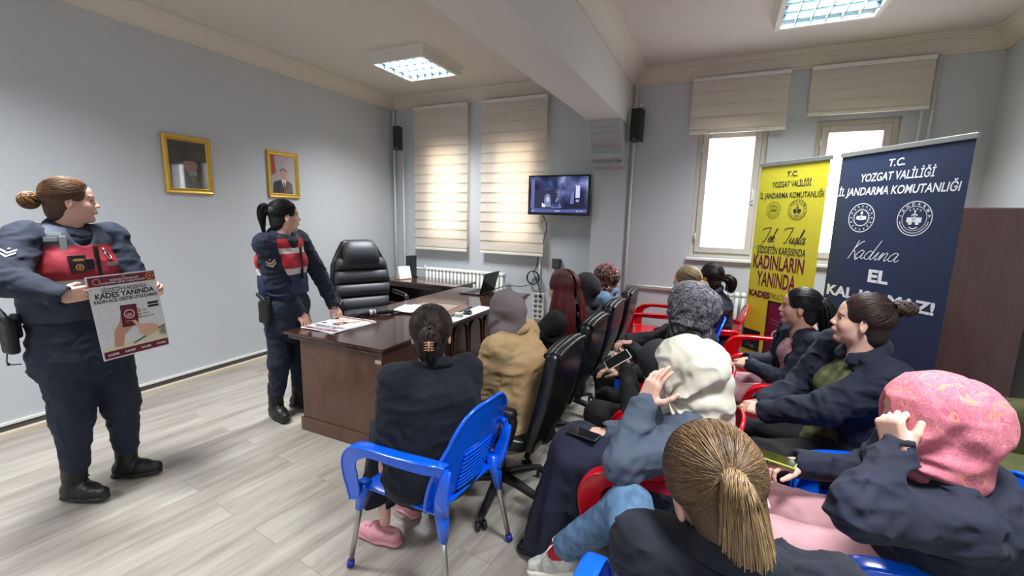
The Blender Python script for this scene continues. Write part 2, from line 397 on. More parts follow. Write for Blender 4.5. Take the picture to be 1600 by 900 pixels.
struct(b, 'trim_9', mat('laminate_edging', (214, 200, 178), .45), smooth=False)
b = MB(); b.box(0, BX0, -.014, 0, 0, .07); b.box(BX1, RX, -.014, 0, 0, .07); struct(b, 'baseboard_back', M_white, smooth=False)

# windows
M_glass = mat('window_glass', (255, 255, 255), .02); N, L, bs = nodes(M_glass)
tr = N.new('ShaderNodeBsdfTransparent'); gl = N.new('ShaderNodeBsdfGlossy'); gl.inputs['Roughness'].default_value = .03; mxs = N.new('ShaderNodeMixShader'); mxs.inputs[0].default_value = .05
L.new(tr.outputs[0], mxs.inputs[1]); L.new(gl.outputs[0], mxs.inputs[2]); L.new(mxs.outputs[0], N['Material Output'].inputs[0])
for i, (a, c, z0, z1) in enumerate(WINS):
    root = empty('window_%d' % (i+1), ((a+c)/2, .06, z0)); tag(root, kind='structure'); hw, H = (c-a)/2, z1-z0
    def fr(hw0, hw1, za, zb, wd, y0, y1):
        q = MB(); q.box(hw0, hw0+wd, y0, y1, za, zb); q.box(hw1-wd, hw1, y0, y1, za, zb); q.box(hw0+wd, hw1-wd, y0, y1, za, za+wd); q.box(hw0+wd, hw1-wd, y0, y1, zb-wd, zb); return q
    fr(-hw, hw, 0, H, .05, -.01, .06).build('window_frame', M_pvc, root, smooth=False, bevel=.004)
    fr(-hw+.052, hw-.052, .052, H-.052, .062, -.028, .04).build('casement', M_pvc, root, smooth=False, bevel=.006)
    q = MB(); q.box(-hw+.10, hw-.10, .008, .016, .1, H-.1); q.build('glass_pane', M_glass, root, smooth=False)
    q = MB(); q.box(hw-.095, hw-.075, -.045, -.028, H*.42, H*.42+.09); q.box(hw-.093, hw-.077, -.06, -.045, H*.42+.035, H*.42+.15); q.build('window_handle', M_white, root, smooth=False, bevel=.003)
    q = MB()
    for zz in (.18, H-.25): q.tube([(-hw+.05, -.035, zz), (-hw+.05, -.035, zz+.08)], .008, 8)
    q.build('hinge', M_white, root)
    q = MB(); q.box(-hw-.02, hw+.02, -.1, 0, -.035, -.005); q.build('window_sill', M_white, root, smooth=False, bevel=.006)

# bare tree outside the third window
M_bark = mat('bark', (150, 118, 96), .9, bump=(20, .6), vary=(14, (196, 170, 150), .4, .6))
t = MB(); t.tube(spline([(6.0, 5.2, -1), (5.85, 5.2, 1.2), (5.95, 5.25, 2.6), (5.8, 5.2, 4.2)], 6), [.2]*6+[.17]*6+[.14]*7, 10)
tr_ = t.build('tree', M_bark); tag(tr_, 'bare brown tree trunk outside the window left of the yellow banner', 'tree')
q = MB()
for (a, c_) in (((5.93, 5.25, 2.3), (6.7, 5.4, 3.4)), ((5.9, 5.25, 1.9), (5.2, 5.1, 2.9)), ((5.9, 5.2, 3.0), (6.4, 5.0, 3.9))): q.tube(spline([a, ((a[0]+c_[0])/2, 5.2, (a[2]+c_[2])/2-.1), c_], 5), list(np.linspace(.07, .02, 11)), 7)
q.build('branch', M_bark, tr_)

# ------------------------------------------------------------------ blinds
M_blind = mat('blind_fabric', (232, 228, 220), .8); N, L, bs = nodes(M_blind)
tl = N.new('ShaderNodeBsdfTranslucent'); tl.inputs[0].default_value = lin((252, 236, 216)); mxs = N.new('ShaderNodeMixShader'); mxs.inputs[0].default_value = .38
L.new(bs.outputs[0], mxs.inputs[1]); L.new(tl.outputs[0], mxs.inputs[2]); L.new(mxs.outputs[0], N['Material Output'].inputs[0])
def blind(x0, x1, zb, label, bands, y=-.07):
    root = empty('window_blind', ((x0+x1)/2, y, 3.02), 0, label, 'blind', 'folding fabric blinds on the back wall'); hw = (x1-x0)/2; H = 3.02-zb
    q = MB(); q.box(-hw, hw, -.03, .045, 0, .035); q.build('head_rail', M_white, root, smooth=False, bevel=.004)
    v = []; f = []; n = bands*6
    for i in range(n+1):
        t = i/n; ph = (t*bands) % 1; d = -.004-.014*(ph**1.5) if i < n else -.004
        for yy in (d, d+.003): v += [(-hw, yy, -H*t), (hw, yy, -H*t)]
    for i in range(n): a = i*4; f += [(a, a+1, a+5, a+4), (a+2, a+6, a+7, a+3), (a, a+4, a+6, a+2), (a+1, a+3, a+7, a+5)]
    mk('blind_cloth', v, f, M_blind, root, smooth=False)
    q = MB(); q.box(-hw, hw, -.022, -.002, -H-.03, -H); q.build('bottom_bar', mat('blind_bar', (235, 230, 218), .5), root, smooth=False, bevel=.005)
    q = MB(); q.tube([(hw+.012, -.01, -.01), (hw+.012, -.01, -H*.92)], .0022, 5); q.build('cord', M_white, root)
    return root
blind(.44, 1.31, 1.13, 'long closed cream blind nearest the left wall corner', 15)
blind(1.52, 2.43, 1.13, 'long closed cream blind whose lower right is behind the television', 15)
blind(4.05, 4.93, 2.53, 'cream blind raised above the window left of the yellow banner', 4)
blind(5.10, 6.0, 2.64, 'cream blind raised highest, above the window behind the navy banner', 4)

# ------------------------------------------------------------------ ceiling lamps
M_tube = mat('lamp_tube', (40, 60, 70), .5, emis=((150, 212, 240), LAMP_STRENGTH))
M_louver = mat('louver_metal', (70, 92, 104), .5); M_house = mat('lamp_housing', (225, 222, 210), .5)
def ceiling_lamp(x, y, label):
    root = empty('ceiling_light', (x, y, CZ), 0, label, 'ceiling light', 'square louvred ceiling lights'); s, s2 = .335, .30
    v = []
    for (k, z) in ((s+.035, 0), (s+.02, -.03), (s, -.10), (s2, -.10), (s2, -.03)): v += [(-k, -k, z), (k, -k, z), (k, k, z), (-k, k, z)]
    f = []
    for j in range(4): f += [(j*4+i, j*4+(i+1) % 4, j*4+4+(i+1) % 4, j*4+4+i) for i in range(4)]
    mk('housing', v, f, M_house, root, smooth=False)
    mk('lamp_panel', [(-s2, -s2, -.045), (s2, -s2, -.045), (s2, s2, -.045), (-s2, s2, -.045)], [(0, 3, 2, 1)], M_tube, root, smooth=False)
    q = MB()
    for i in range(1, 4): yy = -s2+2*s2*i/4; q.box(-s2, s2, yy-.006, yy+.006, -.098, -.056)
    for i in range(1, 6): xx = -s2+2*s2*i/6; q.box(xx-.003, xx+.003, -s2, s2, -.096, -.06)
    q.build('louver', M_louver, root, smooth=False)
    ld = bpy.data.lights.new('lamp_light', 'AREA'); ld.shape = 'SQUARE'; ld.size = .54; ld.energy = LAMP_W; ld.color = (.93, .97, 1); ld.spread = math.radians(125)
    lo = bpy.data.objects.new('lamp_light', ld); lo.location = (0, 0, -.05); link(lo, root); return root
ceiling_lamp(1.37, -1.24, 'square louvred ceiling light on the left, above the executive desk')
ceiling_lamp(5.03, -1.30, 'square louvred ceiling light on the right, cut by the top of the picture')
for x, y, l_ in ((1.37, -4.3, 'added unseen square louvred ceiling light over the standing officers'), (5.03, -4.3, 'added unseen square louvred ceiling light over the viewer'), (1.37, -6.9, 'added unseen square louvred ceiling light at the front of the room by the left wall'), (5.03, -6.9, 'added unseen square louvred ceiling light at the front of the room by the right wall')): ceiling_lamp(x, y, l_)  # these four are added out of view to light the foreground

# ------------------------------------------------------------------ radiators and pipes
def radiator(x0, x1, z0, z1, y, label):
    root = empty('radiator', ((x0+x1)/2, y, 0), 0, label, 'radiator', 'cast iron radiators'); n = int(round((x1-x0)/.06)); q = MB()
    for i in range(n):
        cx = x0-(x0+x1)/2+(i+.5)*(x1-x0)/n
        for dy in (-.045, .045): q.tube([(cx, dy, z0+.03), (cx, dy, z1-.03)], .017, 8)
        q.loft([((cx, 0, z), (1, 0, 0), (0, 1, 0), a, b_) for z, a, b_ in ((z1-.06, .018, .03), (z1-.05, .026, .062), (z1-.02, .027, .064), (z1, .018, .045))], 12)
        q.loft([((cx, 0, z), (1, 0, 0), (0, 1, 0), a, b_) for z, a, b_ in ((z0, .018, .045), (z0+.02, .027, .064), (z0+.05, .026, .062), (z0+.06, .018, .03))], 12)
    q.build('sections', M_white, root)
    q = MB(); w_ = (x1-x0)/2
    for xx in (-w_*.8, w_*.8): q.box(xx-.012, xx+.012, -.02, .02, 0, z0+.01)
    q.build('feet', M_white, root, smooth=False)
    q = MB(); q.tube([(-w_-.005, 0, z1-.035), (-w_-.05, 0, z1-.035)], .02, 10); q.lathe([(.016, 0), (.02, .01), (.02, .04), (.012, .05)], 12, None, (-w_-.035, 0, z1-.03)); q.build('valve', M_white, root)
    return root
radiator(.68, 1.93, .24, .86, -.13, 'white cast iron radiator under the two long blinds')
radiator(4.45, 5.9, .22, .86, -.13, 'white cast iron radiator mostly hidden behind the yellow banner')
def pipe(pts, r, label, name='heating_pipe', m=M_white):
    q = MB(); q.tube(pts, r, 10); o = q.build(name, m); tag(o, label, 'pipe'); return o
pipe([(.06, -.05, 0), (.06, -.05, CORN+.02)], .017, 'white vertical heating pipe in the corner, next to the left wall')
pipe([(.21, -.04, 0), (.21, -.04, 2.45)], .014, 'white vertical pipe below the small wall speaker in the corner')
pipe([(.215, -.13, .825), (.625, -.13, .825)], .017, 'white horizontal pipe feeding the left end of the radiator')
pipe([(.4, -.04, .81), (.4, -.04, 0)], .012, 'thin white pipe dropping from the radiator feed to the floor')
pipe([(3.47, -.03, 0), (3.47, -.03, CORN+.02)], .014, 'white vertical pipe right beside the pier')
pipe([(3.5, -.03, .83), (4.39, -.03, .83)], .013, 'white horizontal pipe along the wall right of the pier')
pipe([(2.37, -.02, .62), (2.37, -.02, 1.1)], .011, 'thin white cable conduit above the wall sockets', 'cable_conduit')
pipe([(5.97, -.03, CORN), (5.97, -.03, .05)], .009, 'left one of two thin white conduits behind the navy banner', 'cable_conduit')
pipe([(6.04, -.03, CORN), (6.04, -.03, .05)], .012, 'right one of two white conduits behind the navy banner', 'cable_conduit')
# ================================================================== FURNITURE
def wood(name, a, b_, rough, sc=(1, 12, 12)):
    m = mat(name, a, rough, coat=.5); N, L, bs = nodes(m)
    tc = N.new('ShaderNodeTexCoord'); mp = N.new('ShaderNodeMapping'); mp.inputs['Scale'].default_value = sc; L.new(tc.outputs['Object'], mp.inputs[0])
    n = N.new('ShaderNodeTexNoise'); n.inputs['Scale'].default_value = 3; n.inputs['Detail'].default_value = 6; n.inputs['Distortion'].default_value = .6; L.new(mp.outputs[0], n.inputs[0])
    r = ramp(N, [(.35, a), (.65, b_)]); L.new(n.outputs[0], r.inputs[0]); L.new(r.outputs[0], bs.inputs['Base Color']); return m
M_desk = wood('mahogany_lacquer', (52, 30, 24), (74, 44, 34), .14, (14, 1.2, 14))
M_deskp = wood('mahogany_panel', (78, 50, 40), (92, 60, 47), .42, (3, 14, 1.5))
M_desktrim = wood('mahogany_moulding', (50, 28, 24), (66, 38, 31), .22)
M_paper = mat('paper', (228, 230, 232), .55)
M_brown = mat('desk_pad_leather', (92, 62, 54), .4)
# -- executive desk
desk = empty('executive_desk', (2.107, -1.99, 0), 0, 'dark mahogany executive desk with two officers standing at its left', 'desk'); hx, hy = .4625, 1.21
def secbox(hx, hy, z, r=.02):
    return (0, 0, z), (1, 0, 0), (0, 1, 0), hx, hy
q = MB(); q.box(-hx, hx, -hy, hy, .722, .742); q.build('desktop', M_desk, desk, smooth=False, bevel=.007)
q = MB(); q.box(-hx+.02, hx-.02, -hy+.02, hy-.02, .69, .722); q.build('apron', M_desktrim, desk, smooth=False, bevel=.01)
for nm, ya, yb in (('pedestal', -hy+.035, -hy+.45), ('pedestal', hy-.5, hy-.05)):
    q = MB(); q.box(-.335, hx-.035, ya, yb, .10, .69); o = q.build(nm, M_deskp, desk, smooth=False, bevel=.004)
    q = MB(); q.box(-.35, hx-.02, ya-.015, yb+.015, 0, .10); q.build('plinth', M_deskp, o, smooth=False, bevel=.006)
    for k in range(3):
        q = MB(); q.box(-.352, -.335, ya+.02, yb-.02, .13+k*.185, .30+k*.185); d = q.build('drawer', M_deskp, o, smooth=False, bevel=.004)
        q = MB(); q.tube([(-.353, (ya+yb)/2-.06, .22+k*.185), (-.372, (ya+yb)/2-.05, .22+k*.185), (-.372, (ya+yb)/2+.05, .22+k*.185), (-.353, (ya+yb)/2+.06, .22+k*.185)], .005, 6); q.build('drawer_handle', mat('brass', (160, 130, 70), .3, metal=1), d)
q = MB(); q.box(.30, .32, -hy+.44, hy-.5, .12, .69); mp_ = q.build('modesty_panel', M_desktrim, desk, smooth=False)
q = MB()
for k in range(5):
    y0 = -hy+.50+k*.27
    q.tube(spline([(.325, y0+.02, .2), (.328, y0+.02, .55), (.33, y0+.06, .63), (.33, y0+.13, .65), (.33, y0+.2, .63), (.328, y0+.24, .55), (.325, y0+.24, .2), (.325, y0+.02, .2)], 4), .009, 6)
q.build('arched_reflection', M_deskp, mp_)  # vague reflections on the desk front, put into the shape as raised arches
Mf = Matrix(((1, 0, 0, 2.107), (0, 0, -1, -3.165), (0, 1, 0, 0), (0, 0, 0, 1)))
p = Print(Matrix.Translation((0, 0, 0)) @ Matrix(((1, 0, 0, 0), (0, 0, -1, -hy+.035), (0, 1, 0, 0), (0, 0, 0, 1))), .001)
p.rect(.37, .42, .628, .652, mat('sticker_white', (205, 200, 195), .5)); p.up(); p.rect(.376, .405, .643, .645, M_dark); p.rect(.376, .40, .636, .638, M_dark); p.rect(.409, .416, .633, .641, M_dark); p.build('inventory_sticker', desk)
# -- return desk
sd = empty('side_desk', (1.0, -.56, 0), 0, 'dark low side desk along the radiator, behind the executive chair', 'desk')
q = MB(); q.box(-.6, .6, -.27, .25, .715, .74); q.build('desktop', M_desk, sd, smooth=False, bevel=.006)
q = MB(); q.box(-.58, .56, -.22, .23, .66, .715); q.build('apron', M_desktrim, sd, smooth=False)
for xa in (-.58, .53): q = MB(); q.box(xa, xa+.03, -.24, .22, 0, .66); q.build('side_panel', M_deskp, sd, smooth=False)
q = MB(); q.box(-.55, .53, -.2, .2, .42, .445); q.build('shelf', M_deskp, sd, smooth=False)
q = MB(); q.box(-.55, .53, .19, .21, .02, .66); q.build('back_panel', M_deskp, sd, smooth=False)
# -- things on the desks
t = empty('desk_calendar', (.66, -.62, .74), math.radians(-20), 'white tent desk calendar beside the black speaker on the side desk', 'calendar')
q = MB(); q.add([(-.05, -.09, .012), (.05, -.09, .012), (.05, .09, .012), (-.05, .09, .012), (0, -.09, .17), (0, .09, .17)], [(0, 1, 2, 3), (1, 5, 4), (0, 4, 5, 3), (0, 1, 4), (2, 3, 5), (1, 2, 5, 4)]); q.v[4:6] = [(-.005, -.09, .17), (-.005, .09, .17)]
q = MB(); q.add([(-.05, -.09, .01), (.05, -.09, .01), (.05, .09, .01), (-.05, .09, .01), (0, -.09, .17), (0, .09, .17)], [(3, 2, 1, 0), (0, 1, 4), (1, 2, 5, 4), (2, 3, 5), (3, 0, 4, 5)]); q.build('pages', M_paper, t, smooth=False)
q = MB(); q.box(-.06, .06, -.095, .095, 0, .01); q.build('base', mat('calendar_base', (196, 120, 70), .5), t, smooth=False)
t = empty('desktop_speaker', (.66, -.46, .74), 0, 'tall slim black speaker standing on the side desk', 'speaker')
q = MB(); q.box(-.045, .045, -.06, .06, .012, .30); q.build('cabinet', M_black, t, smooth=False, bevel=.006)
q = MB(); q.box(-.055, .055, -.07, .07, 0, .012); q.build('foot', M_black, t, smooth=False, bevel=.003)
q = MB(); q.box(-.038, .038, -.064, -.06, .03, .285); q.build('grille', mat('speaker_grille', (38, 44, 46), .8, bump=(400, .5)), t, smooth=False)
# laptop: opened toward the left wall, its lid back to the audience
t = empty('laptop', (2.02, -1.03, .742), 0, 'open black laptop at the far end of the executive desk', 'laptop')
q = MB(); q.box(-.13, .13, -.17, .17, .004, .018); base = q.build('base', mat('laptop_grey', (88, 90, 94), .35, metal=.5), t, smooth=False, bevel=.004)
q = MB()
for i in range(5):
    for j in range(12): q.box(-.06+i*.022, -.042+i*.022, -.145+j*.0242, -.125+j*.0242, .018, .0205)
q.build('keyboard', M_black, base, smooth=False)
Rl = Matrix.Translation((.13, 0, .018)) @ Matrix.Rotation(math.radians(16), 4, 'Y')
q = MB(); q.box(-.004, .004, -.17, .17, 0, .235, None, Rl); lid = q.build('lid', M_gloss, t, smooth=False, bevel=.003)
q = MB(); q.box(-.0052, -.004, -.158, .158, .014, .222, None, Rl); q.build('screen', mat('laptop_screen', (30, 36, 60), .2, emis=((60, 70, 120), .5)), lid, smooth=False)
# desk pad with papers
t = empty('desk_pad', (2.15, -2.02, .742), math.radians(8), 'brown leather desk pad lying in the middle of the executive desk', 'desk pad')
q = MB(); q.box(-.27, .27, -.23, .23, 0, .009); q.build('pad', M_brown, t, smooth=False, bevel=.003)
q = MB(); q.box(.17, .262, -.215, .215, .009, .014); q.build('side_flap', mat('pad_flap', (110, 78, 68), .35), t, smooth=False, bevel=.002)
q = MB(); q.box(-.235, .15, -.20, .20, .009, .0125); q.build('writing_surface', mat('pad_inlay', (150, 128, 118), .35), t, smooth=False)
for k, (x, y, r, dz) in enumerate(((1.97, -2.16, .10, .7552), (1.985, -2.14, -.04, .7572), (1.96, -2.17, .22, .7592))):
    q = MB(); q.box(-.105, .105, -.148, .148, 0, .0015); o = q.build('paper_sheet', M_paper, smooth=False, loc=(x, y, dz), rz=r)
    tag(o, ('lowest', 'middle', 'topmost')[k]+' white sheet of the paper pile on the brown desk pad', 'paper', 'paper pile on the desk pad')
q = MB(); q.box(-.075, .075, -.33, .33, 0, .0015); o = q.build('paper_strip', M_paper, smooth=False, loc=(2.487, -2.0, .743), rz=0); tag(o, 'long white paper lying along the audience edge of the executive desk', 'paper')
t = empty('ink_stamp', (2.49, -2.16, .7445), math.radians(12), 'small white and grey ink stamp on the paper at the desk edge', 'stamp')
q = MB(); q.box(-.035, .035, -.02, .02, 0, .016); q.build('stamp_base', mat('stamp_grey', (176, 176, 174), .4), t, smooth=False, bevel=.004)
q = MB(); q.box(-.033, .033, -.018, .018, .017, .034); q.build('stamp_top', M_white, t, smooth=False, bevel=.006)
t = empty('ink_pad', (2.50, -2.03, .7445), math.radians(20), 'small dark green ink pad case behind the white stamp', 'stamp')
q = MB(); q.box(-.035, .035, -.04, .04, 0, .02); q.build('case', mat('stamp_green', (34, 58, 58), .4), t, smooth=False, bevel=.007)
q = MB(); q.loft([((0, 0, .02), (1, 0, 0), (0, 1, 0), .03, .035), ((0, 0, .032), (1, 0, 0), (0, 1, 0), .028, .033), ((0, 0, .036), (1, 0, 0), (0, 1, 0), .02, .025)], 16); q.build('case_lid', mat('stamp_green', (34, 58, 58), .4), t)
# folded dark cloth with a white band
t = empty('folded_umbrella', (1.86, -2.50, .742), math.radians(60), 'small folded black umbrella with a white band lying near the posters', 'umbrella')
pts = spline([(-.16, 0, .022), (-.1, .004, .03), (0, 0, .032), (.1, -.003, .030), (.17, 0, .022)], 5)
v, f = tube_geo(pts, list(.026+.004*np.sin(np.linspace(0, 19, len(pts)))), 14, True, .8); mk('canopy', v, f, mat('umbrella_black', (24, 24, 32), .7, bump=(30, .5)), t)
q = MB(); q.tube([(-.04, .001, .031), (-.012, .001, .032)], .0315, 16, None, True, .8); q.tube([(.0, 0, .032), (.012, 0, .032)], .0315, 16, None, True, .8); q.build('band', mat('band_white', (200, 196, 190), .6), t)
q = MB(); q.tube(spline([(.17, 0, .022), (.20, .01, .02), (.23, -.01, .016), (.2, -.03, .012), (.15, -.035, .01)], 5), .006, 8); q.build('strap', M_black, t)

# -- prints shared by the poster held up and the ones on the desk
C_mar = mat('print_maroon', (112, 22, 44), .5); C_wht = mat('print_white', (226, 228, 232), .5); C_blk = mat('print_black', (34, 28, 34), .5)
C_sky = mat('print_pale_blue', (188, 202, 216), .5); C_skin = mat('print_skin', (205, 150, 128), .5); C_skin2 = mat('print_skin_light', (222, 176, 146), .5)
C_gold = mat('print_gold', (202, 150, 74), .5); C_teal = mat('print_teal', (96, 176, 150), .5); C_blue = mat('print_blue', (96, 124, 170), .5); C_cream = mat('print_cream', (226, 224, 196), .5)
def kades_print(M, parent, w=.30, h=.42, step=.0004):
    """u 0..w, v 0..h"""
    p = Print(M, step); X = lambda a: a*w; Y = lambda a: h*(1-a)
    p.rect(X(.02), X(.98), Y(.985), Y(.015), C_wht); p.up()
    p.rect(X(.02), X(.98), Y(.125), Y(.015), C_mar); p.rect(X(.02), X(.98), Y(.985), Y(.90), C_mar)
    p.poly([(X(.02), Y(.9)), (X(.98), Y(.9)), (X(.98), Y(.70)), (X(.6), Y(.82)), (X(.02), Y(.86))], C_cream)
    for a, b_ in ((.42, .46), (.52, .55), (.62, .67), (.70, .73)): p.line([(X(.03), Y(b_)), (X(.35), Y(a))], .0016, C_sky)
    for a in (.12, .24, .75, .88): p.line([(X(a), Y(.88)), (X(a-.05), Y(.36))], .0014, C_sky)
    p.line([(X(.45), Y(.87)), (X(.98), Y(.72))], .010, C_blue); p.poly([(X(.86), Y(.78)), (X(.98), Y(.73)), (X(.98), Y(.86)), (X(.9), Y(.86))], C_teal)
    p.up()
    p.text('T.C.', X(.52), Y(.045), .010, C_wht); p.text('İÇİŞLERİ BAKANLIĞI', X(.52), Y(.075), .012, C_wht, .02, 0, X(.42)); p.text('JANDARMA GENEL KOMUTANLIĞI', X(.5), Y(.105), .011, C_wht, .02, 0, X(.64))
    p.disc(X(.90), Y(.07), X(.062), C_gold); p.ring(X(.13), Y(.07), X(.04), X(.055), C_skin)
    p.text('ŞİDDETİN KARŞISINDA', X(.5), Y(.20), .026, C_blk, .02, 0, X(.66)); p.text('KADES YANINDA', X(.5), Y(.27), .036, C_blk, .035, 0, X(.86)); p.text('KADIN ACİL DESTEK UYGULAMASI', X(.5), Y(.325), .024, C_blk, .03, 0, X(.92))
    # hand holding a phone
    p.poly([(X(.18), Y(.86)), (X(.30), Y(.88)), (X(.36), Y(.74)), (X(.50), Y(.66)), (X(.62), Y(.56)), (X(.56), Y(.46)), (X(.36), Y(.48)), (X(.32), Y(.58)), (X(.22), Y(.68))], C_skin)
    for k in range(4): p.disc(X(.625), Y(.46+k*.035), X(.03), C_skin, 14, .006)
    p.rect(X(.78), X(.95), Y(.425), Y(.395), C_blk); p.rect(X(.78), X(.95), Y(.465), Y(.435), C_blk)
    for k, tt in enumerate(('İndir', 'Kaydol', 'Butona bas')): p.disc(X(.645), Y(.485+k*.04), .0035, C_mar, 10); p.text(tt, X(.67), Y(.493+k*.04), .012, C_blk, .01, 0, None, 0, 'LEFT')
    p.up(); a = -.06; c_, s_ = math.cos(a), math.sin(a); cx, cy = X(.48), Y(.52)
    R = lambda x, y: (cx+x*c_-y*s_, cy+x*s_+y*c_)
    p.poly([R(-.036, -.056), R(.036, -.056), R(.036, .056), R(-.036, .056)], C_blk); p.up(); p.poly([R(-.032, -.05), R(.032, -.05), R(.032, .05), R(-.032, .05)], C_mar); p.up()
    p.ring(cx, cy+.008, .019, .023, C_wht); p.disc(cx-.001, cy+.004, .013, C_skin, 16, .009); p.poly([R(-.02, -.03), R(.02, -.03), R(.02, -.027), R(-.02, -.027)], C_skin)
    p.up(); p.poly([(X(.50), Y(.60)), (X(.54), Y(.585)), (X(.62), Y(.66)), (X(.78), Y(.665)), (X(.88), Y(.72)), (X(.86), Y(.76)), (X(.66), Y(.82)), (X(.56), Y(.76)), (X(.58), Y(.70))], C_skin2)
    p.disc(X(.9), Y(.07), X(.045), C_mar); p.up(); p.disc(X(.9), Y(.07), X(.022), C_gold)
    for k in range(4): p.text('KADES', X(.14+.24*k), Y(.955), .015, C_wht, .03)
    return p.build('print', parent)
def desk_poster(x, y, z, rz, label):
    t = empty('poster', (x, y, z), rz, label, 'poster', 'posters lying on the desk')
    q = MB(); q.box(-.17, .17, -.21, .21, 0, .003); q.build('board', C_wht, t, smooth=False)
    p = kades_print(Matrix.Translation((-.165, -.205, .003)), t, .33, .41); return t
desk_poster(1.855, -2.86, .743, math.radians(176), 'lower one of the two posters lying on the desk by the officer’s hands')
desk_poster(1.845, -2.865, .748, math.radians(182), 'upper one of the two posters lying on the desk, showing two hands')

# ------------------------------------------------------------------ roll-up banners
C_navy = mat('banner_navy', (34, 48, 80), .55); C_yel = mat('banner_yellow', (222, 214, 58), .5); C_ink = mat('banner_ink', (40, 40, 52), .6); C_plum = mat('banner_plum', (112, 26, 60), .5); C_bw = mat('banner_white', (232, 236, 240), .5); C_grn = mat('banner_olive_ink', (120, 130, 40), .5)
M_alu = mat('aluminium', (190, 196, 194), .3, metal=.8)
GLY = {  # cursive strokes, unit x-height
 'a': ([(.62, .9), (.35, 1), (.05, .6), (.05, .2), (.25, 0), (.5, .25), (.65, .95), (.6, .2), (.75, 0), (.95, .25)], .9),
 'd': ([(.6, .85), (.3, 1), (.05, .6), (.05, .2), (.25, 0), (.5, .2), (.8, 2.3), (.62, .3), (.75, 0), (.95, .25)], .9),
 'e': ([(0, .3), (.4, .55), (.55, .85), (.35, 1), (.12, .7), (.12, .2), (.35, 0), (.7, .25)], .65),
 'ı': ([(0, .25), (.25, .95), (.2, .2), (.32, 0), (.52, .25)], .5),
 'n': ([(0, .3), (.18, .95), (.12, 0), (.35, .75), (.55, .95), (.62, .7), (.58, .1), (.72, 0), (.92, .3)], .9),
 'k': ([(0, .3), (.4, 2.0), (.45, 2.3), (.3, 2.1), (.12, 0), (.25, .7), (.5, .95), (.5, .6), (.2, .5), (.55, .05), (.8, .25)], .78),
 'u': ([(0, .3), (.18, .95), (.15, .2), (.3, 0), (.55, .3), (.7, .95), (.64, .15), (.78, 0), (.95, .3)], .92),
 's': ([(0, .2), (.35, 1), (.5, .5), (.35, .05), (.12, .05), (.4, .0), (.65, .25)], .62),
 'l': ([(0, .25), (.4, 1.8), (.35, 2.3), (.2, 2.0), (.15, .3), (.3, 0), (.52, .25)], .5),
 'T': ([(.0, 2.0), (.3, 2.35), (1.3, 2.45), (1.5, 2.55)], 0), 't': ([(.75, 2.4), (.6, 1.2), (.4, .2), (.2, -.1), (.05, .15)], .95),
 'K': ([(.55, 2.5), (.35, 1.2), (.05, -.1)], 0), 'c': ([(1.35, 2.4), (.9, 2.1), (.3, 1.1), (.6, 1.0), (.9, .3), (1.2, -.1), (1.5, .2)], 1.35)}
def script(p, s, x, y, xh, m, wd, slant=.35, sx=1.0):
    for ch in s:
        st, adv = GLY[ch]; pts = spline([np.array((a, b_, 0)) for a, b_ in st], 7); p.line([(x+(q[0]+q[1]*slant)*xh*sx, y+q[1]*xh) for q in pts], wd, m); x += adv*xh*sx
    return x
def star(p, x, y, r, m):
    p.shape([(x+(r if i % 2 == 0 else r*.42)*math.sin(i*PI/5), y+(r if i % 2 == 0 else r*.42)*math.cos(i*PI/5)) for i in range(10)]+[(x, y)], [(10, (i+1) % 10, i) for i in range(10)], m)
def emblem_dots(p, x, y, r, m, bg, rx=1):
    p.ring(x, y, r*.94, r, m, 40); p.ring(x, y, r*.52, r*.58, m, 36); p.ring(x, y, r*.60, r*.72, bg, 36)
    for i in range(16): a = 2*PI*i/16+PI/2; star(p, x+r*.8*math.cos(a), y+r*.8*math.sin(a), r*.085, m)
    for i in range(26):
        a = 2*PI*i/26
        if abs(((a-3*PI/2+PI) % (2*PI))-PI) > .5: p.rect(x+r*.65*math.cos(a)-r*.03, x+r*.65*math.cos(a)+r*.03, y+r*.65*math.sin(a)-r*.035, y+r*.65*math.sin(a)+r*.035, m)
    p.poly([(x-r*.4, y-r*.1), (x-r*.36, y+r*.12), (x-r*.12, y+r*.13), (x, y+r*.18), (x+r*.12, y+r*.13), (x+r*.36, y+r*.12), (x+r*.4, y-r*.1), (x+r*.1, y-r*.16), (x-r*.1, y-r*.16)], m); p.disc(x, y+r*.33, r*.1, m, 12, r*.12)
    z = p.z; p.z += p.step; p.ring(x-.02*r, y, r*.05, r*.08, bg, 14, .6, 5.6); star(p, x+r*.07, y, r*.035, bg); p.z = z
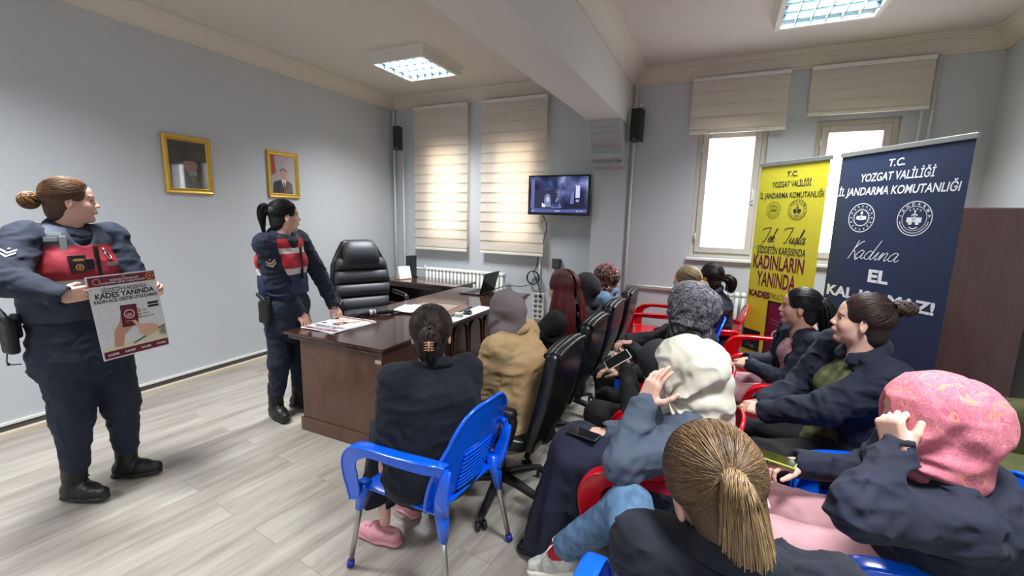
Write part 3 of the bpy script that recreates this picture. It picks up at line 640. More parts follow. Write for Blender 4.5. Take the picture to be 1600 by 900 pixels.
def emblem_arc(p, x, y, r, m, bg):
    p.ring(x, y, r*.95, r, m, 40); p.ring(x, y, r*.68, r*.71, m, 36)
    for i, ch in enumerate('JANDARMA'):
        a = math.radians(170-i*(160/7)); p.text(ch, x+r*.745*math.cos(a), y+r*.745*math.sin(a), r*.24, m, .02, 0, None, a-PI/2)
    for i in range(24): a = math.radians(195+i*150/23); p.disc(x+r*.83*math.cos(a), y+r*.83*math.sin(a), r*.038, m, 8)
    for i in range(4): a = math.radians(122-i*21.5); star(p, x+r*.55*math.cos(a), y+r*.55*math.sin(a), r*.07, m)
    p.poly([(x-r*.42, y-r*.22), (x-r*.42, y+r*.06), (x-r*.1, y+r*.06), (x, y+r*.1), (x+r*.1, y+r*.06), (x+r*.42, y+r*.06), (x+r*.42, y-r*.22), (x+r*.12, y-r*.24), (x, y-r*.2), (x-r*.12, y-r*.24)], m)
    p.disc(x-r*.2, y-r*.3, r*.12, m, 12, r*.06); p.disc(x+r*.2, y-r*.3, r*.12, m, 12, r*.06); p.rect(x-r*.025, x+r*.025, y+r*.05, y+r*.4, m); p.disc(x, y+r*.42, r*.06, m, 12); p.ring(x, y+r*.08, r*.14, r*.2, m, 14, .3, PI-.3)
    p.ring(x, y-r*.25, r*.3, r*.36, m, 14, PI*1.25, PI*1.75)
    z = p.z; p.z += p.step; p.ring(x-.02*r, y-r*.07, r*.06, r*.09, bg, 14, .6, 5.6); star(p, x+r*.08, y-r*.07, r*.04, bg); p.z = z
def banner(p0, p1, top, fabric, label, art):
    p0 = Vector(p0); p1 = Vector(p1); d = p1-p0; W_ = d.length; root = empty('rollup_banner', ((p0.x+p1.x)/2, (p0.y+p1.y)/2, 0), math.atan2(d.y, d.x), label, 'banner', 'roll-up banners in front of the back windows')
    q = MB(); q.box(-W_/2, W_/2, 0, .0015, .09, top-.02); q.build('sheet', fabric, root, smooth=False)
    q = MB(); q.box(-W_/2-.012, W_/2+.012, -.008, .012, top-.022, top+.012); q.build('top_rail', M_alu, root, smooth=False, bevel=.003)
    q = MB(); q.loft([((x, .01, .05), (0, 1, 0), (0, 0, 1), a, b_) for x, a, b_ in ((-W_/2-.02, .04, .03), (-W_/2-.015, .055, .045), (W_/2+.015, .055, .045), (W_/2+.02, .04, .03))], 20, None, 3); ca = q.build('cassette', M_alu, root, auto=.7)
    for s in (-.3, .3): q = MB(); q.box(s*W_-.02, s*W_+.02, -.16, .18, 0, .008); q.build('foot', M_alu, root, smooth=False, bevel=.003)
    q = MB(); q.tube([(0, .03, .09), (0, .02, top)], .009, 8); q.build('support_pole', M_alu, root)
    p = Print(Matrix(((1, 0, 0, -W_/2), (0, 0, -1, -.0005), (0, 1, 0, 0), (0, 0, 0, 1))), .0007); art(p, W_); p.build('print', root); return root
def art_blue(p, W_):
    p.text('T.C.', .435, 1.995, .068, C_bw, .022, .15); p.text('YOZGAT VALİLİĞİ', .44, 1.905, .078, C_bw, .02, .15, .51); p.text('İL JANDARMA KOMUTANLIĞI', .43, 1.81, .078, C_bw, .02, .15, .84)
    emblem_dots(p, .233, 1.648, .105, C_bw, C_navy); emblem_arc(p, .61, 1.646, .112, C_bw, C_navy)
    x = script(p, 'Kc', .17, 1.35, .055, C_bw, .006); script(p, 'adına', x-.02, 1.355, .06, C_bw, .005, .35, 1.3)
    p.text('EL', .43, 1.2, .12, C_bw, .04, 0, .15); p.text('KAL-KA-MAZ!', .425, 1.055, .105, C_bw, .04, 0, .80)
def art_yellow(p, W_):
    p.text('T.C.', .317, 1.98, .06, C_ink, .02, .15); p.text('YOZGAT VALİLİĞİ', .317, 1.897, .065, C_ink, .02, 0, .36); p.text('İL JANDARMA KOMUTANLIĞI', .317, 1.805, .065, C_ink, .02, 0, .59)
    emblem_dots(p, .178, 1.704, .072, C_grn, C_yel); emblem_arc(p, .403, 1.706, .084, C_ink, C_yel)
    x = script(p, 'T', .06, 1.43, .05, C_ink, .007); x = script(p, 'tek', .10, 1.43, .05, C_ink, .007); script(p, 'T', .27, 1.43, .052, C_ink, .007); script(p, 'tuşla'.replace('ş', 's'), .31, 1.43, .05, C_ink, .007); p.line([(.418, 1.425), (.425, 1.41), (.415, 1.405)], .005, C_ink)
    p.text('ŞİDDETİN KARŞISINDA', .29, 1.33, .085, C_ink, .02, 0, .47); p.text('KADINLARIN', .277, 1.195, .165, C_plum, .025, 0, .50); p.text('YANINDA', .277, 1.04, .18, C_plum, .02, 0, .385)
    p.text('KADES', .13, .935, .075, C_plum, .05, 0, .225); p.text('®KADES', .33, .94, .07, C_grn, .01, 0, .17)
    p.rect(.23, .50, .28, .92, C_blk); p.up(); p.rect(.245, .485, .30, .90, C_plum); p.up(); p.ring(.365, .62, .05, .062, C_bw); p.line([(.28, .76), (.45, .74)], .004, C_skin); p.line([(.28, .73), (.42, .715)], .003, C_skin)
    p.rect(.0, .19, .43, .62, C_blk); p.up(); p.rect(.012, .178, .445, .53, C_ink); p.text('App Store'[:3], .095, .46, .05, C_bw, .02)
banner((4.727, -.70), (5.155, -1.16), 2.10, C_yel, 'tall yellow roll-up banner printed in black and plum', art_yellow)
banner((5.242, -1.082), (5.721, -1.822), 2.12, C_navy, 'wide navy roll-up banner with white lettering and two emblems', art_blue)

# ------------------------------------------------------------------ wall things
def picture(y0, y1, z0, z1, label, art, backm):
    t = empty('framed_portrait', (0, (y0+y1)/2, (z0+z1)/2), 0, label, 'picture', 'gilt framed portraits on the left wall'); hy_, hz = (y1-y0)/2, (z1-z0)/2
    gold = mat('gilt_frame', (226, 184, 84), .35, metal=.6, bump=(80, .3)); gd = mat('gilt_shadow', (120, 78, 30), .4, metal=.5)
    pr = [(0, .004), (0, .022), (.008, .03), (.02, .026), (.026, .018), (.036, .022), (.042, .014), (.046, .012)]; v = []; f = []
    for d, x in pr:
        for sy, sz in ((-1, -1), (1, -1), (1, 1), (-1, 1)): v.append((x, sy*(hy_-d), sz*(hz-d)))
    for j in range(len(pr)-1): f += [(j*4+i, j*4+(i+1) % 4, j*4+4+(i+1) % 4, j*4+4+i) for i in range(4)]
    mk('frame', v, f, gold, t, smooth=False)
    q = MB(); q.box(.003, .009, -hy_+.03, hy_-.03, -hz+.03, hz-.03); o = q.build('picture', backm, t, smooth=False)
    M = Matrix(((0, 0, 1, .0092), (1, 0, 0, 0), (0, 1, 0, 0), (0, 0, 0, 1))); p = Print(M, .0003); art(p, hy_-.045, hz-.045); p.build('print', o)
    q = MB(); q.box(.0125, .0132, -hy_+.044, hy_-.044, -hz+.044, hz-.044); q.build('glass', M_glass, t, smooth=False); return t
pc = lambda n, c: mat('portrait_'+n, c, .6)
def art_a(p, a, b):   # sepia man in a dark suit, generic
    p.rect(-a, a, -b, b, pc('dark', (48, 42, 40))); p.up(); p.poly([(-a, -b), (a*.95, -b), (a*.8, -b*.42), (a*.3, -b*.22), (-.1*a, -b*.25), (-a*.8, -b*.5), (-a, -b*.7)], pc('olive', (62, 60, 48))); p.up()
    p.poly([(a*.02, -b*.24), (a*.38, -b*.2), (a*.45, -b*.4), (a*.15, -b*.48), (0, -b*.4)], pc('collar', (150, 140, 118))); p.up(); p.disc(a*.1, b*.0, a*.36, pc('sepia', (150, 112, 92)), 28, b*.33); p.disc(a*.46, -.02*b, a*.06, pc('sepia', (150, 112, 92)), 12, b*.08); p.up()
    p.disc(a*.12, b*.17, a*.37, pc('hair', (40, 34, 32)), 24, b*.20, .0, PI); p.line([(-.08*a, b*.04), (.05*a, b*.045)], .004, pc('hair', (40, 34, 32))); p.line([(.16*a, b*.045), (.3*a, b*.04)], .004, pc('hair', (40, 34, 32))); p.line([(.04*a, -.15*b), (.2*a, -.15*b)], .004, pc('lip', (120, 70, 60))); p.poly([(a*.16, -b*.36), (a*.24, -b*.36), (a*.3, -b*.7), (a*.12, -b*.7)], pc('tie', (96, 92, 80)))
def art_b(p, a, b):   # man in dark suit with flag, generic
    p.rect(-a, a, -b, b, pc('grey', (172, 164, 170))); p.up(); p.poly([(-a, b), (-a*.72, b), (-a*.62, b*.05), (-a*.85, 0), (-a, -.1*b)], pc('red', (168, 40, 48)))
    for i in range(12): an = 2*PI*i/12; p.disc(a*.35+a*.42*math.cos(an), b*.5+b*.36*math.sin(an), .004, pc('dark', (48, 42, 40)), 8)
    p.poly([(-a*.95, -b), (a*.75, -b), (a*.7, -b*.45), (a*.3, -b*.28), (-a*.25, -b*.26), (-a*.85, -b*.42)], pc('suit', (44, 48, 54))); p.up()
    p.poly([(-a*.2, -b*.25), (a*.22, -b*.28), (a*.08, -b*.85)], C_wht); p.up(); p.poly([(-.02*a, -b*.38), (a*.1, -b*.38), (a*.16, -b*.95), (a*.02, -b*.95)], pc('tie2', (120, 40, 48))); p.disc(0, b*.02, a*.3, pc('face', (196, 148, 130)), 28, b*.3); p.up()
    p.disc(0, b*.13, a*.31, pc('hair2', (120, 104, 96)), 24, b*.22, .1, PI-.1); p.up(); p.disc(0, b*.1, a*.26, pc('face', (196, 148, 130)), 24, b*.13); p.up(); p.line([(-.17*a, b*.04), (-.05*a, b*.05)], .004, pc('hair', (40, 34, 32))); p.line([(.06*a, b*.05), (.18*a, b*.04)], .004, pc('hair', (40, 34, 32))); p.line([(-.1*a, -b*.1), (.12*a, -b*.1)], .006, pc('hair2', (120, 104, 96)))
picture(-3.025, -2.618, 1.742, 2.25, 'larger dark sepia portrait of a person in a gilt frame', art_a, pc('dark', (48, 42, 40)))
picture(-2.040, -1.655, 1.747, 2.245, 'lighter portrait of a person in a suit, in a gilt frame above the second officer', art_b, pc('grey', (172, 164, 170)))

# television
t = empty('television', (2.655, 0, 1.86), 0, 'wall mounted television showing a dark blue video scene', 'television')
q = MB(); q.box(-.385, .385, -.225, -.185, -.235, .235); q.build('screen_bezel', M_gloss, t, smooth=False, bevel=.006)
q = MB(); q.box(-.25, .25, -.185, -.155, -.17, .12); q.build('rear_housing', M_black, t, smooth=False, bevel=.01)
q = MB(); q.box(-.1, .1, -.02, 0, -.12, .12); q.tube([(0, -.02, 0), (.08, -.09, 0), (0, -.155, 0)], .018, 8); q.build('wall_bracket', M_black, t)
M_scr = mat('tv_screen', (10, 12, 24), .12); N, L, bs = nodes(M_scr)
tc = N.new('ShaderNodeTexCoord'); n_ = N.new('ShaderNodeTexNoise'); n_.inputs['Scale'].default_value = 4.2; n_.inputs['Detail'].default_value = 5; n_.inputs['Distortion'].default_value = .8; L.new(tc.outputs['Object'], n_.inputs[0])
rr = ramp(N, [(.36, (14, 17, 36)), (.5, (38, 44, 78)), (.62, (84, 90, 134)), (.72, (150, 156, 196))]); L.new(n_.outputs[0], rr.inputs[0]); L.new(rr.outputs[0], bs.inputs['Emission Color']); bs.inputs['Emission Strength'].default_value = .9
q = MB(); q.box(-.365, .365, -.2265, -.2255, -.205, .215); scr = q.build('screen', M_scr, t, smooth=False)
E = lambda n, c: mat('video_'+n, (5, 5, 8), .4, emis=(c, .95))
p = Print(Matrix(((1, 0, 0, 0), (0, 0, -1, -.2267), (0, 1, 0, 0), (0, 0, 0, 1))), .0004)
p.rect(-.345, -.30, -.15, .19, E('side', (88, 86, 130))); p.rect(-.30, -.03, -.15, .06, E('wall', (34, 34, 62))); p.poly([(-.33, -.19), (-.33, -.15), (-.05, -.17), (.36, -.16), (.36, -.2), (-.33, -.205)], E('table', (66, 76, 128)))
p.up(); p.poly([(-.16, -.14), (-.175, -.06), (-.16, .0), (-.13, .02), (-.10, .0), (-.09, -.06), (-.08, -.14)], E('head', (96, 108, 140))); p.poly([(-.2, -.14), (-.2, -.09), (-.16, -.11), (-.15, -.14)], E('cloth', (190, 196, 230))); p.disc(-.125, -.05, .022, E('face', (170, 180, 200)), 14, .03)
p.poly([(-.06, -.14), (-.055, -.03), (-.03, .03), (.0, .03), (.01, -.03), (.02, -.14)], E('man', (26, 32, 60))); p.line([(-.01, .01), (0, -.03), (-.02, -.08)], .018, E('face2', (140, 146, 190))); p.poly([(-.08, -.15), (-.06, -.1), (.03, -.1), (.05, -.15)], E('arms', (96, 98, 150)))
p.rect(.22, .27, -.03, .11, E('lamp', (170, 172, 226))); p.rect(.225, .265, -.08, -.05, E('lamp2', (120, 124, 170))); p.poly([(.15, -.1), (.17, .03), (.2, .04), (.2, -.1)], E('glow', (88, 94, 140)))
p.up()
for x in (-.33, -.31, .24, .27, .3, -.02, .0, .02): p.disc(x, -.185, .006, E('icon', (200, 205, 235)), 10)
p.build('video_picture', scr)
# cables
M_cab = mat('cable_black', (18, 18, 20), .5)
def cable(pts, r, label, m=M_cab, n=8): q = MB(); q.tube(spline(pts, n), r, 6); o = q.build('cable', m); return tag(o, label, 'cable')
ring = [(2.30+.085*math.cos(a), -.045-.0004*k, .82+.085*math.sin(a)) for k, a in enumerate(np.linspace(1.5, 1.5+6*PI, 90))]
cable([(2.45, -.17, 1.62), (2.46, -.06, 1.5), (2.42, -.04, 1.3), (2.36, -.04, 1.1), (2.33, -.04, .95)]+ring+[(2.37, -.06, .74), (2.41, -.07, .64), (2.405, -.08, .59)], .006, 'black cable hanging from the television and coiled on the wall', n=3)
cable([(2.28, -.10, .735), (2.25, -.3, .735), (2.2, -.62, .78), (2.17, -.8, .775), (2.13, -.85, .765)], .0045, 'black cable running from the wall coil to the laptop')
cable([(2.46, -.03, .40), (2.50, -.05, .30), (2.58, -.05, .6), (2.60, -.04, .98)], .004, 'thin cable between the wall sockets and the small black wall box')
t = empty('socket_panel', (2.37, -.002, .47), 0, 'white wall panel with two columns of round power sockets', 'socket')
q = MB(); q.box(-.075, .075, -.04, 0, -.2, .15); q.build('plate', M_white, t, smooth=False, bevel=.006)
for i in range(5):
    for j in (-1, 1):
        q = MB(); q.tube([(j*.034, -.044, .115-i*.066), (j*.034, -.0395, .115-i*.066)], .025, 16); so = q.build('socket', mat('socket_grey', (120, 122, 122), .5), t)
q = MB(); q.box(.018, .05, -.075, -.042, .098, .132); q.build('plug', M_black, t, smooth=False, bevel=.006)
t = empty('wall_junction_box', (2.60, 0, 1.02), 0, 'small black box on the wall below the television, above the red haired woman', 'box')
q = MB(); q.box(-.055, .055, -.05, 0, -.06, .06); q.build('case', M_black, t, smooth=False, bevel=.006); q = MB(); q.box(-.045, .045, -.053, -.05, -.05, .05); q.build('cover', M_dark, t, smooth=False, bevel=.002)
def wall_speaker(x, z0, z1, y, tilt, label, hw=.06):
    t = empty('wall_speaker', (x, y, z1), 0, label, 'speaker', 'black wall speakers'); R = Matrix.Rotation(tilt[0], 4, 'X') @ Matrix.Rotation(tilt[1], 4, 'Z')
    H = z1-z0; q = MB(); q.box(-hw, hw, -.11, 0, -H, 0, None, R); q.build('cabinet', M_black, t, smooth=False, bevel=.008)
    q = MB(); q.box(-hw+.008, hw-.008, -.114, -.11, -H+.03, -.012, None, R); q.build('grille', mat('speaker_grille', (38, 44, 46), .8), t, smooth=False)
    q = MB(); q.box(-.015, .015, -.116, -.114, -H+.012, -H+.02, None, R); q.build('badge', M_alu, t, smooth=False)
    q = MB(); q.tube([(0, -.02, .0), (0, 0, .07), (0, -y, .09)], .009, 8); q.build('wall_bracket', M_white, t); return t
wall_speaker(.222, 2.48, 2.80, -.13, (0, .3), 'black speaker high in the left corner of the back wall', .05)
wall_speaker(3.54, 2.43, 2.77, -.14, (-.06, -.25), 'black speaker high on the back wall right of the pier', .058)

# wardrobe-like brown cabinet behind the navy banner
t = empty('cabinet', (6.0, -.93, 0), 0, 'plain dark brown cabinet behind the navy banner and green sofa', 'cabinet'); M_cabn = wood('brown_cabinet', (106, 76, 72), (116, 84, 79), .5, (8, 8, 1))
q = MB(); q.box(-.385, .385, -.20, .25, 0, 1.735); q.build('carcass', M_cabn, t, smooth=False, bevel=.004)
q = MB(); q.box(-.383, .383, -.222, -.202, .06, 1.73); dd = q.build('door', M_cabn, t, smooth=False, bevel=.003)
q = MB(); q.tube([(-.30, -.222, 1.45), (-.30, -.224, 1.45)], .006, 10); q.build('keyhole', M_alu, dd)

# ------------------------------------------------------------------ green tufted sofa
M_sofa = mat('green_leather', (88, 92, 58), .38, bump=(35, .35), vary=(6, (104, 108, 70), .35, .65))
t = empty('sofa', (5.99, -3.1, 0), 0, 'olive green leather sofa with a buttoned far armrest along the right wall', 'sofa')
q = MB(); q.box(-.42, .42, -1.12, 1.1, .10, .30); q.build('base', M_sofa, t, smooth=False, bevel=.02)
for k in range(3):
    ya = -1.1+k*.68; s = SDF().bx((-.02, ya+.34, .36), (.43, .335, .065), rr=.045); s.wrinkle(.004, .09); mk_np('seat_cushion', s.mesh(.016), M_sofa, t)
s = SDF().bx((.34, 0, .60), (.09, 1.1, .30), rr=.07)
for iy in range(11):
    for iz in range(3): s.el((.245, -1+iy*.2+(iz % 2)*.1, .45+iz*.16), (.03, .022, .022), k=.05, op='s')
mk_np('backrest', s.mesh(.018), M_sofa, t)
def sofa_arm(y):
    s = SDF().bx((-.02, y, .34), (.42, .09, .24), rr=.05); s.rc((-.40, y, .57), (.38, y, .57), .10, .10, k=.03)
    for i in range(5):
        for j in (-1, 0, 1): s.el((-.34+i*.17+(j % 2)*.085, y+j*.075, .665-abs(j)*.045), (.018, .018, .022), k=.045, op='s')
    mk_np('armrest', s.mesh(.014), M_sofa, t)
sofa_arm(1.09); sofa_arm(-1.2)
q = MB()
for i in range(5): q.lathe([(.001, .004), (.008, .003), (.009, 0)], 10, None, (-.34+i*.17, 1.09, .655))
q.build('upholstery_buttons', M_sofa, t)
for x_ in (-.36, .36):
    for y_ in (-1.15, 1.08): q = MB(); q.lathe([(.02, 0), (.03, .1)], 12, None, (x_, y_, 0)); q.build('leg', M_black, t)

# ------------------------------------------------------------------ plastic armchairs
def plastic_mat(name, c): return mat(name, c, .22, coat=.3)
M_pblue = plastic_mat('blue_plastic', (8, 96, 232)); M_pred = plastic_mat('red_plastic', (206, 16, 34)); M_tubem = mat('leg_tube', (176, 176, 168), .3, metal=.85); M_cap = mat('blue_cap', (24, 44, 150), .4)
def sheet(fn, nu, nv, th, u0=-1, u1=1, v0=0, v1=1):
    """thickened parametric sheet"""
    U = np.linspace(u0, u1, nu); V_ = np.linspace(v0, v1, nv); P = np.array([[fn(u, v) for u in U] for v in V_]); du = np.gradient(P, axis=1); dv = np.gradient(P, axis=0)
    Nn = np.cross(du, dv); Nn /= np.linalg.norm(Nn, axis=2)[..., None]+1e-9; A = (P+Nn*th/2).reshape(-1, 3); B = (P-Nn*th/2).reshape(-1, 3); n = nu*nv; f = []
    for j in range(nv-1):
        for i in range(nu-1): a = j*nu+i; f += [(a, a+1, a+nu+1, a+nu), (n+a, n+a+nu, n+a+nu+1, n+a+1)]
    edge = [i for i in range(nu)]+[(j+1)*nu-1 for j in range(1, nv)]+[(nv-1)*nu+i for i in range(nu-2, -1, -1)]+[j*nu for j in range(nv-2, 0, -1)]
    for k in range(len(edge)): a, b_ = edge[k], edge[(k+1) % len(edge)]; f.append((a, n+a, n+b_, b_))
    return list(A)+list(B), f, [P.reshape(-1, 3)[e] for e in edge]
def back_fn(u, v):
    z = .40+v*.445-.10*abs(u)**3.2*v**1.5; hw = .222+.035*math.sin(PI*min(v*1.15, 1))-.02*v; x = -.20-.115*v+.055*abs(u)**2*(1-.25*v); return np.array((x, u*hw, z))
def seat_fn(u, v):
    x = -.215+v*.445; hw = .215+.02*v; z = .425-.012*math.cos(u*PI/2)*math.sin(PI*v)+.0*u; z -= .045*max(0, (v-.82)/.18)**2; z -= .02*max(0, (abs(u)-.85)/.15); return np.array((x, u*hw, z))
def plastic_chair(x, y, yaw, pm, label, colour):
    t = empty('plastic_armchair', (x, y, 0), yaw, label, 'chair', colour+' plastic armchairs with metal legs')
    v, f, e = sheet(seat_fn, 17, 15, .007); q = MB().add(v, f)
    q.tube(e+[e[0]], .007, 6); q.build('seat', pm, t, auto=1.0)
    # backrest with horizontal louvres
    v, f, e = sheet(back_fn, 21, 19, .006); q = MB().add(v, f); q.tube(e+[e[0]], .0085, 8)
    for k in range(9):
        vv = .13+k*.048; P = [back_fn(u, vv)+np.array((-.009, 0, 0)) for u in np.linspace(-.42, .42, 9)]; q.tube(P, .0055, 6)
    q.build('backrest', pm, t, auto=1.0)
    for s in (-1, 1):
        pth = spline([(-.262, s*.228, .640), (-.20, s*.268, .660), (-.06, s*.285, .655), (.09, s*.288, .648), (.19, s*.285, .625), (.245, s*.28, .56), (.25, s*.272, .48), (.235, s*.262, .40), (.225, s*.256, .36)], 5); m_ = len(pth); P = np.array(pth); T = np.gradient(P, axis=0); T /= np.linalg.norm(T, axis=1)[:, None]
        secs = []; flg = []
        for i in range(m_):
            t_ = i/(m_-1); L_ = np.array((0, 1., 0)); U_ = norm(np.cross(T[i], L_)); U_ = U_ if U_[2] > 0 or t_ > .6 else -U_
            hw = .023+.008*math.sin(PI*min(1, t_*1.2))+(.012*max(0, (t_-.62)/.38)); secs.append((P[i], L_, np.cross(L_, T[i]), hw, .006))
            flg.append((P[i]+L_*s*(hw-.004)-norm(np.cross(T[i], L_))*.018*(1 if t_ < 2 else -1), T[i], 0, 0, 0))
        q = MB().loft(secs, 12, None, 3)
        # inner flange along the underside of the arm
        A = [];
        for i in range(m_):
            N_ = norm(np.cross(np.array((0, 1., 0)), T[i])); hw = secs[i][3]; inn = N_ if N_@(np.array((0, 0, .5))-P[i]) > 0 else -N_; tt = i/(m_-1); dpt = .034+.05*max(0, .3-tt)+.055*math.sin(PI*min(1, max(0, (tt-.38)/.62)))**.8
            for off in (0, 1): A.append(P[i]+np.array((0, s*(hw-.005), 0))+inn*dpt*off); A.append(P[i]+np.array((0, s*(hw-.011), 0))+inn*dpt*off)
        fa = []
        for i in range(m_-1): a = i*4; fa += [(a, a+4, a+6, a+2), (a+1, a+3, a+7, a+5), (a+2, a+6, a+7, a+3), (a, a+1, a+5, a+4)]
        fa += [(0, 2, 3, 1), ((m_-1)*4, (m_-1)*4+1, (m_-1)*4+3, (m_-1)*4+2)]
        q.add(A, fa); q.build('armrest', pm, t, auto=.9)
    for sx, sy in ((1, 1), (1, -1), (-1, 1), (-1, -1)):
        a = np.array((.205, sy*.225, .41)) if sx > 0 else np.array((-.215, sy*.20, .42)); b_ = np.array((.255, sy*.275, .012)) if sx > 0 else np.array((-.285, sy*.245, .012)); d = b_-a; m1 = a+d*.30
        q = MB()
        if sx < 0: q.loft([((-.268, sy*.232, .63), (1, 0, .3), (0, 1, 0), .022, .006), ((-.255, sy*.235, .56), (1, 0, .2), (0, 1, 0), .026, .009), ((-.235, sy*.225, .48), (1, 0, .2), (0, 1, 0), .034, .016), ((-.222, sy*.208, .41), (1, 0, 0), (0, 1, 0), .034, .026)], 12, None, 3)
        q.loft([(a-d*(.12 if sx < 0 else .02), (1, 0, 0), (0, 1, 0), .034, .03), (a+d*.1, (1, 0, 0), (0, 1, 0), .028, .024), (m1, (1, 0, 0), (0, 1, 0), .019, .019)], 14); so = q.build('leg_socket', pm, t)
        q = MB().tube([m1-d*.1, b_], .0125, 10); lg = q.build('leg', M_tubem, t)
        q = MB().tube([b_-d*.06, b_+(0, 0, -.004)], [.0165, .0175], 12); q.build('leg_cap', M_cap if pm is M_pblue else pm, lg)
    return t

# ------------------------------------------------------------------ office chairs
M_leath = mat('black_leather', (20, 20, 22), .3, bump=(60, .25)); M_bplas = mat('chair_plastic', (26, 27, 29), .42)
def star_base(t, ph=0, R=.31):
    q = MB(); q.lathe([(.03, .10), (.045, .105), (.045, .13), (.032, .16), (.028, .17), (.028, .30), (.02, .305), (.02, .40)], 18); q.build('gas_column', M_bplas, t)
    for k in range(5):
        a = ph+2*PI*k/5; c, s = math.cos(a), math.sin(a); secs = []
        for r, z, hw, hh in ((.03, .125, .03, .025), (.12, .115, .026, .02), (.24, .09, .021, .015), (R, .07, .018, .012)): secs.append(((c*r, s*r, z), (-s, c, 0), (0, 0, 1), hw, hh))
        q = MB().loft(secs, 12, None, 4); lg = q.build('base_leg', M_bplas, t, auto=.8)
        q = MB(); cx, cy = c*R, s*R; a2 = a+.7; wx, wy = -math.sin(a2), math.cos(a2)
        for o_ in (-.018, .018): q.tube([(cx+wx*(o_-.009), cy+wy*(o_-.009), .026), (cx+wx*(o_+.009), cy+wy*(o_+.009), .026)], .025, 16)
        q.tube([(cx, cy, .03), (cx, cy, .075)], .008, 8); q.build('caster', M_bplas, lg)
def office_chair(x, y, yaw, label, top=.97, lean=.13, group='black leather office chairs in the front row'):
    t = empty('office_chair', (x, y, 0), yaw, label, 'chair', group); star_base(t, .45)
    q = MB(); q.loft([((xx, 0, .46+dz), (0, 1, 0), (0, 0, 1), hw, hh) for xx, dz, hw, hh in ((-.235, .01, .19, .02), (-.225, 0, .225, .04), (-.1, -.005, .24, .048), (.1, 0, .245, .05), (.2, -.002, .235, .045), (.245, -.015, .20, .025))], 28, None, 5); q.build('seat', M_leath, t, auto=1.2)
    H = top-.42; q = MB(); secs = []
    for v, hw, hh in ((0, .17, .02), (.02, .20, .035), (.2, .225, .042), (.45, .235, .045), (.7, .238, .045), (.88, .232, .042), (.955, .225, .038), (.985, .215, .03), (1, .20, .015)):
        xx = -.235-lean*v-.02*math.sin(PI*v); secs.append(((xx, 0, .42+H*v), (0, 1, 0), (1, 0, .2), hw, hh))
    q.loft(secs, 32, None, 6)
    for ex, vz_ in ((-.03, .978), (.0, .99), (.03, .972)):
        q.tube(spline([(-.235-lean*vz_+ex, -.205, .42+H*(vz_-.01)), (-.235-lean*vz_+ex, -.1, .42+H*vz_+.008), (-.235-lean*vz_+ex, .1, .42+H*vz_+.008), (-.235-lean*vz_+ex, .205, .42+H*(vz_-.01))], 4), .017, 8)
    q.build('backrest', M_leath, t, auto=1.2)
    q = MB(); q.tube(spline([(-.02, 0, .41), (-.2, 0, .39), (-.295, 0, .43), (-.305, 0, .60)], 4), .026, 10, None, True, .5); q.build('back_bracket', M_bplas, t)
    for s in (-1, 1):
        q = MB(); pts = spline([(.05, s*.22, .425), (.05, s*.275, .44), (.06, s*.285, .55), (.05, s*.285, .655)], 5); q.tube(pts, .02, 10, None, True, .8)
        pts = spline([(-.12, s*.25, .43), (-.17, s*.28, .50), (-.20, s*.285, .62), (-.17, s*.285, .66)], 5); q.tube(pts, .024, 10, None, True, .8)
        q.loft([((xx, s*.285, .67+dz), (0, 1, 0), (0, 0, 1), hw, hh) for xx, dz, hw, hh in ((-.215, -.012, .018, .012), (-.20, -.004, .03, .018), (-.05, .0, .034, .02), (.1, -.002, .032, .018), (.145, -.012, .024, .012))], 16, None, 3); q.build('armrest', M_bplas, t, auto=1.0)
    return t
ROWA = [(3.43, -3.20), (3.41, -2.56), (3.40, -1.93), (3.40, -1.26)]
for (x_, y_), l_ in zip(ROWA, ('black office chair under the woman in the camel coat', 'black office chair under the red haired woman', 'black office chair under the woman in the black headscarf', 'black office chair farthest along the front row, under the floral headscarf')): office_chair(x_, y_, PI, l_)
